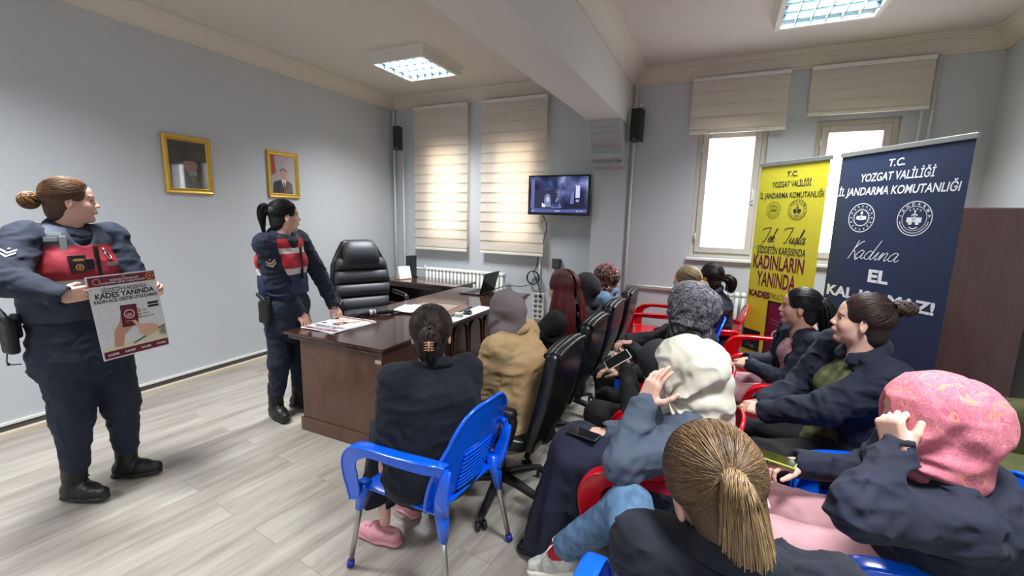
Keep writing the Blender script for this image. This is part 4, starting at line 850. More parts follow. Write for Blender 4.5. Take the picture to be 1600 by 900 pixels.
def executive_chair(x, y, yaw):
    t = empty('executive_chair', (x, y, 0), yaw, 'high backed grey padded executive chair behind the desk', 'chair'); star_base(t, .2, .32); t.scale = (1.08, 1.12, 1.03); g = mat('grey_leather', (60, 60, 65), .5, bump=(50, .25))
    q = MB(); q.loft([((xx, 0, .48), (0, 1, 0), (0, 0, 1), hw, hh) for xx, hw, hh in ((-.25, .2, .03), (-.23, .25, .06), (.15, .265, .07), (.26, .24, .05), (.28, .2, .03))], 28, None, 4); q.build('seat', g, t, auto=1.2)
    bands = [(.50, .66), (.66, .80), (.80, .94), (.94, 1.07)]
    for z0, z1 in bands:
        def wd(z): return .20+.065*math.sin(PI*min(1, max(0, (z-.42)/.75)))
        q = MB(); q.loft([((-.20-.20*(z-.5)+dx, 0, z), (0, 1, 0), (1, 0, .2), wd(z)*w_, hh) for z, dx, w_, hh in ((z0, -.02, .95, .03), (z0+.018, -.005, 1, .052), ((z0+z1)/2, 0, 1.0, .058), (z1-.018, -.005, 1, .052), (z1, -.02, .95, .03))], 28, None, 4); q.build('back_cushion', g, t, auto=1.2)
    q = MB(); q.loft([((-.31+dx, 0, z), (0, 1, 0), (1, 0, .25), hw, hh) for z, dx, hw, hh in ((1.00, .035, .16, .02), (1.03, .04, .175, .06), (1.15, .0, .165, .075), (1.23, -.03, .14, .06), (1.255, -.05, .11, .03))], 28, None, 4); q.build('headrest', g, t, auto=1.2)
    q = MB(); q.loft([((-.25-.20*(z-.5)-.02, 0, z), (0, 1, 0), (1, 0, .2), hw, hh) for z, hw, hh in ((.42, .18, .02), (.5, .235, .035), (.8, .30, .045), (1.0, .275, .045), (1.15, .21, .04), (1.24, .16, .03), (1.26, .12, .015))], 32, None, 5); q.build('back_shell', M_leath, t, auto=1.2)
    for s in (-1, 1):
        q = MB(); q.tube(spline([(.1, s*.24, .46), (.14, s*.30, .5), (.13, s*.31, .68), (0, s*.31, .70), (-.2, s*.3, .70)], 5), .03, 10, None, True, .7); q.build('armrest', M_leath, t)
executive_chair(1.12, -1.74, math.radians(-30))
CH = [ # x, y, yaw, colour, label
 (3.335, -3.735, PI*.975, M_pblue, 'blue plastic armchair nearest the desk, under the woman with the dark hair clip', 'blue'),
 (4.29, -3.43, PI, M_pred, 'red plastic armchair under the woman in the cream headscarf', 'red'),
 (4.27, -2.82, PI, M_pred, 'red plastic armchair under the person holding a phone behind the cream headscarf', 'red'),
 (4.16, -2.18, PI, M_pblue, 'blue plastic armchair under the woman in the grey patterned headscarf', 'blue'),
 (4.23, -1.53, PI, M_pblue, 'blue plastic armchair under the blonde woman', 'blue'),
 (4.42, -.84, PI, M_pred, 'red plastic armchair under the woman with the dark bun near the radiator', 'red'),
 (3.88, -.46, PI, M_pred, 'empty red plastic armchair at the far end of the rows, by the back wall', 'red'),
 (4.82, -1.46, PI, M_pred, 'empty red plastic armchair directly in front of the yellow banner', 'red'),
 (4.92, -2.10, PI, M_pred, 'red plastic armchair under the woman with long dark hair and pink top', 'red'),
 (5.03, -2.86, PI*1.05, M_pblue, 'blue plastic armchair under the woman in the olive blouse', 'blue'),
 (5.08, -3.55, PI, M_pblue, 'blue plastic armchair under the woman in the pink headscarf', 'blue'),
 (4.50, -4.34, PI/2, M_pblue, 'blue plastic armchair under the woman with the long ponytail, nearest the viewer', 'blue')]
for c_ in CH: plastic_chair(*c_)
# ================================================================== PEOPLE
def skin_mat(name, c): return mat('skin_'+name, c, .5, sss=.12, bump=(180, .05))
SK_A = skin_mat('fair', (222, 176, 158)); SK_B = skin_mat('warm', (206, 158, 138)); SK_C = skin_mat('olive', (208, 160, 138))
M_lip = mat('lips', (196, 122, 114), .45); M_brow = mat('eyebrow', (60, 42, 34), .8); M_eye = mat('eye_white', (225, 222, 216), .2); M_iris = mat('iris', (48, 32, 24), .15)
def fabric(name, c, c2=None, rough=.85, bump=(260, .25), vs_=9): return mat(name, c, rough, sheen=.02, bump=bump, vary=(vs_, c2, .35, .65) if c2 else None)
def hair_mat(name):
    m = mat(name, (60, 40, 30), .42, spec=.45); N, L, b = nodes(m); a = N.new('ShaderNodeAttribute'); a.attribute_name = 'Col'; L.new(a.outputs[0], b.inputs['Base Color']); return m
M_hair = hair_mat('hair_strands')
def frame(fwd, up=(0, 0, 1), roll=0):
    """columns: forward, left, up"""
    f = norm(fwd); l = norm(np.cross(up, f)); u = np.cross(f, l)
    if roll: c, s = math.cos(roll), math.sin(roll); l, u = l*c+u*s, u*c-l*s
    return np.stack([f, l, u], 1)
def M4(R, t, s=1): M = np.eye(4); M[:3, :3] = R*s; M[:3, 3] = t; return M
# -- head, in its own frame: +x face, +y left, +z up, origin between the ears
def head_sdf(neck_to=None, jaw=1.0):
    s = SDF()
    s.el((-.016, 0, .036), (.094, .074, .079), k=.02).el((.03, 0, -.018), (.057, .058, .084), k=.03).el((.040, 0, .042), (.045, .056, .046), k=.02)
    s.el((.022, 0, -.062), (.052, .05*jaw, .042), k=.03).el((.066, 0, -.093), (.020, .022, .017), k=.025)
    for y in (-1, 1):
        s.el((.052, y*.036, -.026), (.028, .024, .026), k=.02); s.el((.074, y*.022, .026), (.012, .022, .007), k=.014)
        s.el((.094, y*.031, .004), (.017, .017, .011), k=.016, op='s')
        s.el((.066, y*.0305, .003), (.0155, .0155, .0130), k=.006)
        s.el((.0805, y*.0305, .0025), (.006, .0115, .0042), k=.003, op='s')
        R = frame((1, y*.35, 0)); s.el((-.004, y*.076, -.006), (.017, .007, .030), R, k=.006); s.el((.002, y*.083, -.002), (.009, .004, .016), R, k=.004, op='s'); s.el((-.004, y*.076, -.032), (.008, .006, .008), k=.006)
        s.el((.091, y*.011, -.029), (.009, .0065, .0065), k=.006)
    s.rc((.082, 0, .016), (.099, 0, -.021), .0075, .0090, k=.012).el((.1005, 0, -.025), (.009, .0095, .0078), k=.008)
    s.el((.083, 0, -.055), (.013, .024, .013), k=.014).rc((.0945, -.006, -.0505), (.0945, .006, -.0505), .0045, k=.006).rc((.092, -.008, -.0605), (.092, .008, -.0605), .005, k=.006)
    s.rc((.0995, -.018, -.0562), (.0995, .018, -.0562), .0016, k=.003, op='s')
    s.el((.089, 0, -.074), (.008, .016, .004), k=.010, op='s')
    if neck_to is not None: s.rc((-.022, 0, -.06), neck_to, .052, .056, k=.03)
    return s
def face_bits(parent, M, brow=(60, 42, 34), lip=None):
    Mm = Matrix(M.tolist())
    for y in (-1, 1):
        q = MB(); c = np.array((.0665, y*.0305, .0025)); v = []; f = []; mi = []
        nu, nv = 14, 9
        for j in range(nv+1):
            a = PI*j/nv
            for i in range(nu): b = 2*PI*i/nu; v.append(Mm @ Vector((c[0]+.0142*math.cos(a), c[1]+.0142*math.sin(a)*math.cos(b), c[2]+.0142*math.sin(a)*math.sin(b))))
        for j in range(nv):
            for i in range(nu): f.append((j*nu+i, j*nu+(i+1) % nu, (j+1)*nu+(i+1) % nu, (j+1)*nu+i)); mi.append(1 if j < 2 else 0)
        mk('eye', v, f, None, parent, mats=[M_eye, M_iris], midx=mi)
        q = MB(); q.tube([Mm @ Vector(p) for p in spline([(.083, y*.013, .0205), (.0835, y*.027, .0255), (.077, y*.042, .0235), (.068, y*.05, .018)], 4)], [.0022]*5+[.0026]*4+[.0014]*4, 6); q.build('eyebrow', mat('brow_%d_%d_%d' % brow, brow, .8), parent)
        q = MB(); q.tube([Mm @ Vector(p) for p in spline([(.0795, y*.019, .004), (.0835, y*.031, .0085), (.075, y*.0435, .0045)], 4)], .0012, 5); q.build('eyelashes', M_brow, parent)
    q = MB(); q.tube([Mm @ Vector(p) for p in spline([(.085, -.021, -.0562), (.0935, -.009, -.0523), (.0952, 0, -.0535), (.0935, .009, -.0523), (.085, .021, -.0562)], 4)], list(.0010+.0026*np.sin(np.linspace(.1, PI-.1, 17))), 8)
    q.tube([Mm @ Vector(p) for p in spline([(.085, -.020, -.0568), (.0925, -.009, -.0608), (.094, 0, -.0615), (.0925, .009, -.0608), (.085, .020, -.0568)], 4)], list(.0010+.0032*np.sin(np.linspace(.1, PI-.1, 17))), 8)
    q.build('lips', lip or M_lip, parent)
# -- hand, in its own frame: +x fingers, +z back of the hand, thumb on +y (mirror for the other hand)
def hand_sdf(curl=.4, side=1, thumb=.3, spread=.1, thumb_in=0.0):
    """side=+1: thumb at +y"""
    if not hasattr(curl, '__len__'): curl = [curl]*4
    s = SDF(); sy = side
    s.rc((-.012, 0, 0), (.012, 0, 0), .0195, .0190, k=.01, lat=((0, 1, 0), 1.28))
    s.bx((.045, 0, -.001), (.045, .037, .0125), rr=.012, k=.02); s.el((.03, sy*.022, -.009), (.028, .016, .013), k=.014); s.el((.035, -sy*.026, -.008), (.032, .012, .011), k=.012)
    for i, (y, L_, r) in enumerate(((.029, .068, .0088), (.010, .076, .009), (-.0095, .070, .0087), (-.028, .056, .0078))):
        p = np.array((.086-.004*abs(i-1), sy*y, -.001)); a = 0; yaw = spread*(1.5-i)*.5*sy; c = curl[i]; s.rc((.03, sy*y*.7, 0), p, .009, r, k=.012)
        for k, fr in enumerate((.45, .31, .24)):
            a += c*(1.15, 1.5, 1.05)[k]; q = p+L_*fr*np.array((math.cos(a)*math.cos(yaw), math.cos(a)*math.sin(yaw), -math.sin(a))); s.rc(p, q, r*(1-.06*k), r*(.94-.08*k), k=.0025); p = q
    t0 = np.array((.016, sy*.028, -.008)); d = norm((math.cos(thumb+.35)*1.0, sy*math.sin(thumb+.45), -.25-thumb_in)); p1 = t0+d*.042; d2 = norm(d+np.array((.35, -sy*.15, -.1-thumb_in))); p2 = p1+d2*.032; p3 = p2+norm(d2+np.array((.1, -sy*.25, -.1)))*.024
    s.rc(t0, p1, .0145, .0115, k=.014).rc(p1, p2, .0112, .0098, k=.003).rc(p2, p3, .0098, .008, k=.003)
    return s
# -- strands
def strand_mesh(name, lines, r, cols, parent, n=4, flat=.5, mat_=None):
    """lines: list of (k,3) arrays; r: radius per line or (r0,r1); cols: (root rgb, tip rgb) list"""
    V = []; F = []; C_ = []; off = 0
    for li, P in enumerate(lines):
        P = np.asarray(P, float); m_ = len(P); T = np.gradient(P, axis=0); T /= np.linalg.norm(T, axis=1)[:, None]+1e-9
        rr = r[li] if hasattr(r, '__len__') else r; tp = np.minimum(1, np.minimum(np.linspace(0, 6, m_)+.35, np.linspace(5, .25, m_)))
        A = np.cross(T, np.array((.13, .31, .94))); A /= np.linalg.norm(A, axis=1)[:, None]+1e-9; B = np.cross(T, A)
        for k in range(n):
            a = 2*PI*k/n; V.append(P+(A*math.cos(a)+B*math.sin(a)*flat)*(rr*tp)[:, None])
        c0, c1 = cols[li]; t = np.linspace(0, 1, m_)[:, None]; cc = np.concatenate([np.array(c0)*(1-t)+np.array(c1)*t, np.ones((m_, 1))], 1)
        C_ += [cc]*n; i = np.arange(m_-1)
        for k in range(n):
            k2 = (k+1) % n; F.append(np.stack([off+k*m_+i, off+k*m_+i+1, off+k2*m_+i+1, off+k2*m_+i], 1))
        off += n*m_
    return mk_np(name, (np.concatenate(V), np.concatenate(F)), mat_ or M_hair, parent, cols=np.concatenate(C_))
def vary_cols(n, a, b, tipa=None, tipb=None, seed=1):
    R = np.random.RandomState(seed); a, b = np.array(lin(a)[:3]), np.array(lin(b)[:3]); ta = np.array(lin(tipa)[:3]) if tipa else a; tb = np.array(lin(tipb)[:3]) if tipb else b
    out = []
    for i in range(n): t = R.rand()**1.3; out.append((a+(b-a)*t, ta+(tb-ta)*t))
    return out
HC = np.array((-.016, 0, .036)); HR = np.array((.103, .084, .089))
NC, NR = np.array((-.048, 0, -.045)), np.array((.064, .066, .076))
def skull_r(d):
    """distance from HC to the hair surface along d"""
    r1 = 1/math.sqrt(((d/HR)**2).sum()); o = (HC-NC)/NR; e = d/NR; a = e@e; b = 2*o@e; c = o@o-1; q = b*b-4*a*c
    return max(r1, (-b+math.sqrt(q))/(2*a)) if q > 0 else r1
def slerp(a, b, t):
    o = math.acos(np.clip(a@b, -1, 1)); return a if o < 1e-4 else (math.sin((1-t)*o)*a+math.sin(t*o)*b)/math.sin(o)
def hairline(ph, jitter=0):
    th = math.radians(44+8*(1-math.cos(ph))/2+90*max(0, -math.cos(ph))**1.2)+jitter
    A = norm((1, 0, -.22)); U = norm(np.array((0, 0, 1.))-A*A[2]); L_ = np.cross(U, A)
    return norm(A*math.cos(th)+(U*math.cos(ph)+L_*math.sin(ph))*math.sin(th))
def swept_hair(parent, M, tie, n, cols, r=.0022, lift=.0, seed=1, name='hair', puff=0):
    """hair combed from the hairline back to one point on the skull"""
    R = np.random.RandomState(seed); tie = norm(tie); lines = []
    for i in range(n):
        ph = (i+R.rand())/n*2*PI; s0 = hairline(ph, R.rand()*.05)
        if i % 3 == 0: s0 = norm(slerp(s0, tie, R.rand()*.45))
        e = norm(tie+R.randn(3)*.06); m_ = 12; P = []
        w_ = R.randn()*.05
        for k in range(m_):
            t = k/(m_-1); d = slerp(s0, e, t); sd = np.cross(s0, e); d = norm(d+sd*w_*math.sin(PI*t)); rr = 1.0+lift*math.sin(PI*t)+puff*math.sin(PI*min(1, t*1.2))*max(0, d[2])+R.rand()*.018+.012*math.sin(PI*t)
            P.append(HC+d*skull_r(d)*rr)
        lines.append(xf(M, np.array(P)))
    return strand_mesh(name, lines, r, cols(n, seed), parent)
def hair_cap(parent, M, col, h=.006, name='scalp_hair', grow=1.0, low=-.03):
    s = SDF(); s.el(HC, HR*grow, k=0); s.el((-.048, 0, -.045), (.058, .060, .070), k=.03); s.el((.104, 0, -.022), (.066, .073, .104), k=.012, op='s'); s.el((.085, 0, -.12), (.11, .2, .085), k=.01, op='s')
    for y in (-1, 1): s.el((.012, y*.085, -.022), (.03, .03, .03), k=.01, op='s')
    P, F = s.mesh(h/ max(1, 1)); o = mk_np(name, (xf(M, P), F), mat('hair_base_%d_%d_%d' % col, col, .6, bump=(300, .4), stretch=(1, 1, 1)), parent); return o
def bundle(parent, path, rad, n, cols, r=.0022, seed=2, name='ponytail', swirl=.3, m_=18, frizz=.004, flat=1.0):
    """strands following a path; rad(t) = bundle radius"""
    R = np.random.RandomState(seed); P = np.array(spline(path, 8)); L_ = len(P); T = np.gradient(P, axis=0); T /= np.linalg.norm(T, axis=1)[:, None]
    A = np.cross(T, (.2, .9, .1)); A /= np.linalg.norm(A, axis=1)[:, None]; B = np.cross(T, A); lines = []
    for i in range(n):
        a0 = R.rand()*2*PI; q = math.sqrt(R.rand()); end = 1-.3*R.rand()**2.5; pt = []; ph = R.rand()*9
        for k in range(m_):
            t = k/(m_-1)*end; x = t*(L_-1); j = min(int(x), L_-2); f = x-j; c = P[j]*(1-f)+P[j+1]*f; a = a0+swirl*t*2; rr = rad(t)*q
            pt.append(c+A[j]*math.cos(a)*rr+B[j]*math.sin(a)*rr*flat+R.randn(3)*frizz*.15+np.array((math.sin(ph+t*9), math.cos(ph*2+t*7), 0))*frizz*t)
        lines.append(pt)
    return strand_mesh(name, lines, r, cols(n, seed), parent)
def bun(parent, c, rad, n, cols, r=.0024, seed=3, name='bun', squash=(1, 1, 1), R0=None):
    R = np.random.RandomState(seed); lines = []; R0 = np.eye(3) if R0 is None else R0; sq = np.array(squash)
    for i in range(n):
        ax = norm(R.randn(3)*np.array((.5, .5, .5))+np.array((1, 0, 0))); u = norm(np.cross(ax, (0, .3, 1))); v = np.cross(ax, u); a0 = R.rand()*6.28; L_ = 2+2*R.rand(); hgt = R.uniform(-.75, .75); q = rad*(1+R.rand()*.1); pt = []
        for k in range(12): a = a0+L_*k/11; h_ = hgt+.15*math.sin(a*1.3+i); rr = math.sqrt(max(.05, 1-h_*h_)); pt.append(c+R0@((u*math.cos(a)*rr+v*math.sin(a)*rr+ax*h_)*q*sq))
        lines.append(pt)
    core = [c+np.array((0, 0, z_))*rad*sq[2] for z_ in np.linspace(-.8, .8, 12)]; lines.append(core); rs = [r]*n+[rad*.8]
    return strand_mesh(name, lines, rs, cols(n+1, seed), parent, flat=.9)

def ik(S, W, a, b, pole):
    S = np.array(S, float); W = np.array(W, float); d = W-S; L_ = np.linalg.norm(d); 
    if L_ > (a+b)*.995: k = L_/((a+b)*.995); a *= k; b *= k
    u = d/L_; x = (a*a-b*b+L_*L_)/(2*L_); h = math.sqrt(max(0, a*a-x*x)); p = np.array(pole, float); p = p-u*(p@u); p = norm(p); return S+u*x+p*h
class Person:
    def __init__(s, label, x, y, yaw, H, hdir, stand=False, hpitch=0, hroll=0, g=1.0, skin=None, near=False, hscale=1.0, shoulder_w=.165, pelvis=None, neck=None, twist=None, spine_back=.03, jaw=1.0, brow=(60, 42, 34), knees=None, ankles=None, hands=None, poles=None, toes=None):
        s.x, s.y, s.yaw = x, y, yaw; s.near = near; s.g = g; s.skin = skin or SK_A; s.hs = hscale; s.brow = brow
        s.H = s.w2l(H); s.hM_R = frame(s.wd((math.cos(hdir)*math.cos(hpitch), math.sin(hdir)*math.cos(hpitch), math.sin(hpitch))), roll=hroll); s.HM = M4(s.hM_R, s.H, hscale)
        s.stand = stand; s.pel = np.array((-.07, 0, .53)) if pelvis is None else np.array(pelvis, float)
        if stand: s.pel = np.array((0, 0, .92)) if pelvis is None else np.array(pelvis, float)
        down = -s.hM_R[:, 2]*.4+np.array((0, 0, -.6)); s.neck = s.H+down*(.140 if stand else .128)*hscale-s.hM_R[:, 0]*.012*hscale+np.array((-.012, 0, 0)) if neck is None else s.w2l(neck)
        ax = norm(s.neck-s.pel); tw = (twist or 0); s.T = frame(np.array((math.cos(tw), math.sin(tw), 0))-ax*0, up=ax); s.T = np.stack([norm(np.cross(s.T[:, 1], ax)), s.T[:, 1], ax], 1)
        s.chest = s.pel+(s.neck-s.pel)*.66-s.T[:, 0]*spine_back; s.waist = s.pel+(s.neck-s.pel)*.33-s.T[:, 0]*spine_back*.7
        s.sw = shoulder_w; s.sh = {k: s.neck+s.T[:, 1]*q*shoulder_w-s.T[:, 2]*.048-s.T[:, 0]*.008 for k, q in (('L', 1), ('R', -1))}
        s.hip = {k: s.pel+np.array((0, q*.085, -.02)) for k, q in (('L', 1), ('R', -1))}
        if stand: s.knee = {'L': np.array((.03, .10, .50)), 'R': np.array((.03, -.10, .50))}; s.ank = {'L': np.array((-.02, .105, .10)), 'R': np.array((-.02, -.105, .10))}
        else: s.knee = {'L': np.array((.36, .12, .50)), 'R': np.array((.36, -.12, .50))}; s.ank = {'L': np.array((.36, .11, .10)), 'R': np.array((.36, -.11, .10))}
        for k, v in (knees or {}).items(): s.knee[k] = s.w2l(v)
        for k, v in (ankles or {}).items(): s.ank[k] = s.w2l(v)
        s.toe = {k: norm((1, q*.15, 0)) for k, q in (('L', 1), ('R', -1))}
        for k, v in (toes or {}).items(): s.toe[k] = norm(s.wd(v))
        s.hand = {}; s.el = {}; s.wr = {}
        hands = hands or {}
        for k, q in (('L', 1), ('R', -1)):
            hd = hands.get(k)
            if hd is None: W = s.pel+np.array((.33, q*.10, .10)) if not stand else np.array((.05, q*.28, .85)); hd = dict(w=None, f=None); s.wr[k] = W
            else: s.wr[k] = s.w2l(hd['w'])
            f = s.wd(hd['f']) if hd.get('f') is not None else norm((.8, -q*.6, -.1)); n = s.wd(hd['n']) if hd.get('n') is not None else np.array((0, 0, 1.))
            f = norm(f); n = norm(n-f*(n@f)); s.hand[k] = (f, n, hd)
            pl = (poles or {}).get(k); pl = s.wd(pl) if pl is not None else norm((-.5, q*.6, -.6)); s.el[k] = ik(s.sh[k], s.wr[k], .27, .235, pl)
        s.label = label; s.jaw = jaw; s.root = None; s.body()
    def w2l(s, p): c, q = math.cos(s.yaw), math.sin(s.yaw); dx, dy = p[0]-s.x, p[1]-s.y; return np.array((c*dx+q*dy, -q*dx+c*dy, p[2]), float)
    def wd(s, d): c, q = math.cos(s.yaw), math.sin(s.yaw); return np.array((c*d[0]+q*d[1], -q*d[0]+c*d[1], d[2]), float)
    def body(s):
        parts = []; nl = np.linalg.inv(s.HM)@np.append(s.neck-s.T[:, 2]*.05, 1)
        P, F = head_sdf(nl[:3], s.jaw).mesh(.0034 if s.near else .0048); parts.append((xf(s.HM, P), F))
        for k, sd in (('L', -1), ('R', 1)):
            f, n, hd = s.hand[k]; l = np.cross(n, f); R = np.stack([f, l, n], 1)
            # right hand, palm down, fingers forward: thumb at left (+y); left hand mirrored
            P, F = hand_sdf(hd.get('curl', .35), sd, hd.get('thumb', .25), hd.get('spread', .1), hd.get('tin', 0)).mesh(.0032 if s.near else .0042); parts.append((xf(M4(R, s.wr[k], hd.get('s', .95)), P), F))
        q = SDF(); g = s.g; T1 = s.T[:, 1]
        q.rc(s.pel, s.waist, .095*g, .085*g, .04, (T1, 1.35)).rc(s.waist, s.chest, .085*g, .095*g, .04, (T1, 1.35)).rc(s.chest, s.neck-s.T[:, 2]*.06, .09, .05, .04, (T1, 1.4))
        for k in 'LR':
            q.chain([s.sh[k], s.el[k], s.wr[k]-s.hand[k][0]*.0], [.036, .026, .019], .015); q.chain([s.hip[k], s.knee[k]-np.array((.02, 0, .01)), s.ank[k]+np.array((0, 0, .02))], [.065*g, .04, .028], .03)
            q.rc(s.chest+s.T[:, 2]*.04, s.sh[k], .06, .045, .03)
        parts.append(q.mesh(.013)); s.root = mk_np('person', parts, s.skin); s.root.location = (s.x, s.y, 0); s.root.rotation_euler = (0, 0, s.yaw); tag(s.root, s.label, 'person')
        face_bits(s.root, s.HM, s.brow)
    def skirt_hem(s): pass
    def top(s, m, name='jacket', off=.022, hem=-.02, open_=None, inner=None, h=None, wr=.006, collar=True, bust=True, sleeve=.97, collar_r=.014, hemr=1.0, cape=None, collar_m=None, armr=1.0, hood=False):
        h = h or (.0075 if s.near else .0105); g = s.g; T0, T1, T2 = s.T[:, 0], s.T[:, 1], s.T[:, 2]; q = SDF()
        lowp = s.pel+T2*hem; up = s.neck-T2*.075
        q.rc(lowp, s.waist, (.115*g+off)*hemr, .102*g+off, .05, (T1, 1.36)).rc(s.waist, s.chest, .102*g+off, .105*g+off, .05, (T1, 1.34)).rc(s.chest, up, .10*g**.5+off, .062+off, .05, (T1, 1.45))
        if not s.stand: q.rc(lowp, lowp+np.array((.10, 0, .0)), .10*g+off, .085*g+off, .05, (T1, 1.4))
        if bust:
            for y in (-1, 1): q.el(s.chest+T0*.075*g+T1*y*.062-T2*.03, .058*g+off*.5, k=.05)
        if open_:  # (width at top, length)
            a_ = s.neck+T0*.10; b_ = s.chest+T0*.15*g-T2*open_[1]; q.rc(a_, b_, open_[0], open_[0]*.8, .012, op='s')
        for k, y in (('L', 1), ('R', -1)):
            q.rc(up+T2*.02+T1*y*(.05 if open_ else 0), s.sh[k]+T2*.004, .042+off, .042+off, .05); e = s.el[k]; w_ = s.el[k]+(s.wr[k]-s.el[k])*sleeve; a = armr
            q.rc(s.sh[k], e, (.046+off)*a, (.041+off*.9)*a, .03).rc(e, w_, (.041+off*.9)*a, (.030+off*.6)*a, .02)
            q.rc(w_-norm(s.wr[k]-e)*.02, w_, (.032+off*.6)*a, (.033+off*.6)*a, .01)
        # cuffs are hollow
        for k in 'LR': d = norm(s.wr[k]-s.el[k]); w_ = s.el[k]+(s.wr[k]-s.el[k])*sleeve; q.rc(w_+d*.012, w_+d*.09, .026*armr+off*.4, .036+off*.4, .004, op='s')
        nb = s.neck-T2*.02; hd_ = norm(s.H-s.neck)
        q.rc(nb-hd_*.03, nb+hd_*.16, .060, .075, .012, op='s')
        def mask(x, y, z): return np.ones_like(x)
        q.wrinkle(wr*1.35, (.10, .10, .05)); q.wrinkle(wr*.8, (.05, .05, .026))
        for k in 'LR':
            e = s.el[k]; d = norm(s.wr[k]-s.sh[k])
            q.func(lambda x, y, z, e=e, d=d: .0075*np.sin(((x-e[0])*d[0]+(y-e[1])*d[1]+(z-e[2])*d[2])*150+vnoise(x*20, y*20, z*20)*5)*np.exp(-((x-e[0])**2+(y-e[1])**2+(z-e[2])**2)/.0055))
        s.jk = mk_np(name, q.mesh(h), m, s.root)
        if inner is not None:
            q = SDF(); q.rc(s.pel+T2*(hem+.02), s.waist, .103*g+off*.5, .095*g+off*.4, .05, (T1, 1.36)).rc(s.waist, s.chest, .095*g+off*.4, .10*g+off*.4, .05, (T1, 1.34)).rc(s.chest, up, .095*g**.5+off*.4, .058+off*.4, .05, (T1, 1.4))
            if not s.stand: q.rc(lowp, lowp+np.array((.10, 0, .0)), .095*g+off*.4, .08*g+off*.4, .05, (T1, 1.4))
            if bust:
                for y in (-1, 1): q.el(s.chest+T0*.073*g+T1*y*.062-T2*.03, .058*g+off*.3, k=.05)
            q.rc(s.neck-T2*.01, s.neck+hd_*.12, .056, .08, .012, op='s'); q.el(s.neck+T0*.075-T2*.02, (.045, .05, .07), k=.02, op='s'); q.wrinkle(.005, (.05, .05, .08)); mk_np('blouse', q.mesh(h), inner, s.root)
        if collar:
            C0 = s.neck+T2*.0-T0*.004; pts = []; n = 18; st = .5 if open_ else .12
            for i in range(n+1): a = st+(2*PI-2*st)*i/n; pts.append(C0+T0*math.cos(a)*.072+T1*math.sin(a)*.068+T2*(.012-.03*math.cos(a)))
            q = SDF()
            for i in range(n): q.rc(pts[i], pts[i+1], collar_r, collar_r, .006); q.rc(pts[i]-T2*.022+norm(pts[i]-C0)*.012, pts[i+1]-T2*.022+norm(pts[i+1]-C0)*.012, collar_r, collar_r, .02)
            q.wrinkle(.003, .03); mk_np('collar', q.mesh(.006), collar_m or m, s.root)
        return s.jk
    def trousers(s, m, r=1.0, tuck=None, wr=.005, h=None, name='trousers'):
        q = SDF(); g = s.g; h = h or (.0085 if s.near else .0115)
        q.rc(s.pel+np.array((0, -.03, 0)), s.pel+np.array((0, .03, 0)), .115*g, .115*g, .04, ((0, 1, 0), 1.25))
        for k in 'LR':
            e = s.ank[k]+(s.knee[k]-s.ank[k])*(tuck or .06)
            q.chain([s.hip[k], s.knee[k], e], [.094*g*r, .068*r*g**.5, .052*r], .04)
        q.wrinkle(wr, (.07, .07, .05)); q.wrinkle(wr*.6, (.03, .03, .025)); return mk_np(name, q.mesh(h), m, s.root)
    def skirt(s, m, hemz=.08, r=1.0, wr=.012, h=None, name='skirt', fwd=0):
        q = SDF(); g = s.g; K = (s.knee['L']+s.knee['R'])/2; A = (s.ank['L']+s.ank['R'])/2; h = h or (.009 if s.near else .012)
        q.rc(s.pel, K-np.array((.03, 0, 0)), .125*g, .092*r, .05, ((0, 1, 0), 1.5)); q.rc(K-np.array((.02, 0, 0)), np.array((A[0]+fwd, A[1], hemz)), .095*r, .115*r, .04, ((0, 1, 0), 1.65))
        q.bx((K[0], K[1], hemz-.2), (.6, .6, .2), op='s', k=.01)
        Kx, Ky = K[0], K[1]
        q.func(lambda x, y, z: .010*np.sin(np.arctan2(y-Ky, x-Kx+.12)*17+vnoise(x*5, y*5, z*2)*6)*np.clip((K[2]-z)/.25, 0, 1)); q.wrinkle(wr*.5, (.08, .08, .12)); return mk_np(name, q.mesh(h), m, s.root)
    def shoes(s, m, kind='shoe', sole=None, h=.006, which='LR', laces=None):
        for k in which:
            f = s.toe[k]; f = norm(f); up = norm(np.array((0, 0, 1.))-f*f[2]); l = np.cross(up, f); R = np.stack([f, l, up], 1); o = s.ank[k].copy()
            if abs(f[2]) < .05: o[2] = max(.085, o[2])-.085
            else: o = o-up*.085
            q = SDF()
            if kind == 'boot':
                q.rc((-.045, 0, .05), (.06, 0, .045), .040, .042, .03).rc((.06, 0, .045), (.135, 0, .036), .043, .034, .03).rc((-.012, 0, .06), (.004, 0, .25), .050, .058, .03).bx((.05, 0, -.05), (.3, .2, .05), op='s', k=.004); q.wrinkle(.003, .03)
            elif kind == 'clog':
                q.rc((-.05, 0, .04), (.05, 0, .036), .038, .042, .03).rc((.05, 0, .036), (.12, 0, .03), .045, .036, .03).bx((.05, 0, -.05), (.3, .2, .05), op='s', k=.004); q.rc((-.05, 0, .09), (.0, 0, .09), .034, .036, .02, op='s')
                for i, y_ in ((.07, -.02), (.07, .02), (.1, -.012), (.1, .014), (.085, 0.0), (.12, 0)): q.rc((i, y_, .05), (i, y_, .09), .005, .005, .002, op='s')
            else:
                q.rc((-.05, 0, .045), (.03, 0, .045), .035, .036, .03).rc((.03, 0, .042), (.13, 0, .028), .040, .028, .03).rc((-.03, 0, .05), (-.032, 0, .085), .035, .034, .02).bx((.05, 0, -.05), (.3, .2, .05), op='s', k=.004); q.rc((-.025, 0, .10), (.0, 0, .10), .026, .028, .02, op='s'); q.wrinkle(.002, .02)
            P, F = q.mesh(h); nm = {'boot': 'boot', 'clog': 'clog'}.get(kind, 'shoe'); sh_ = mk_np(nm, (xf(M4(R, o), P), F), m, s.root)
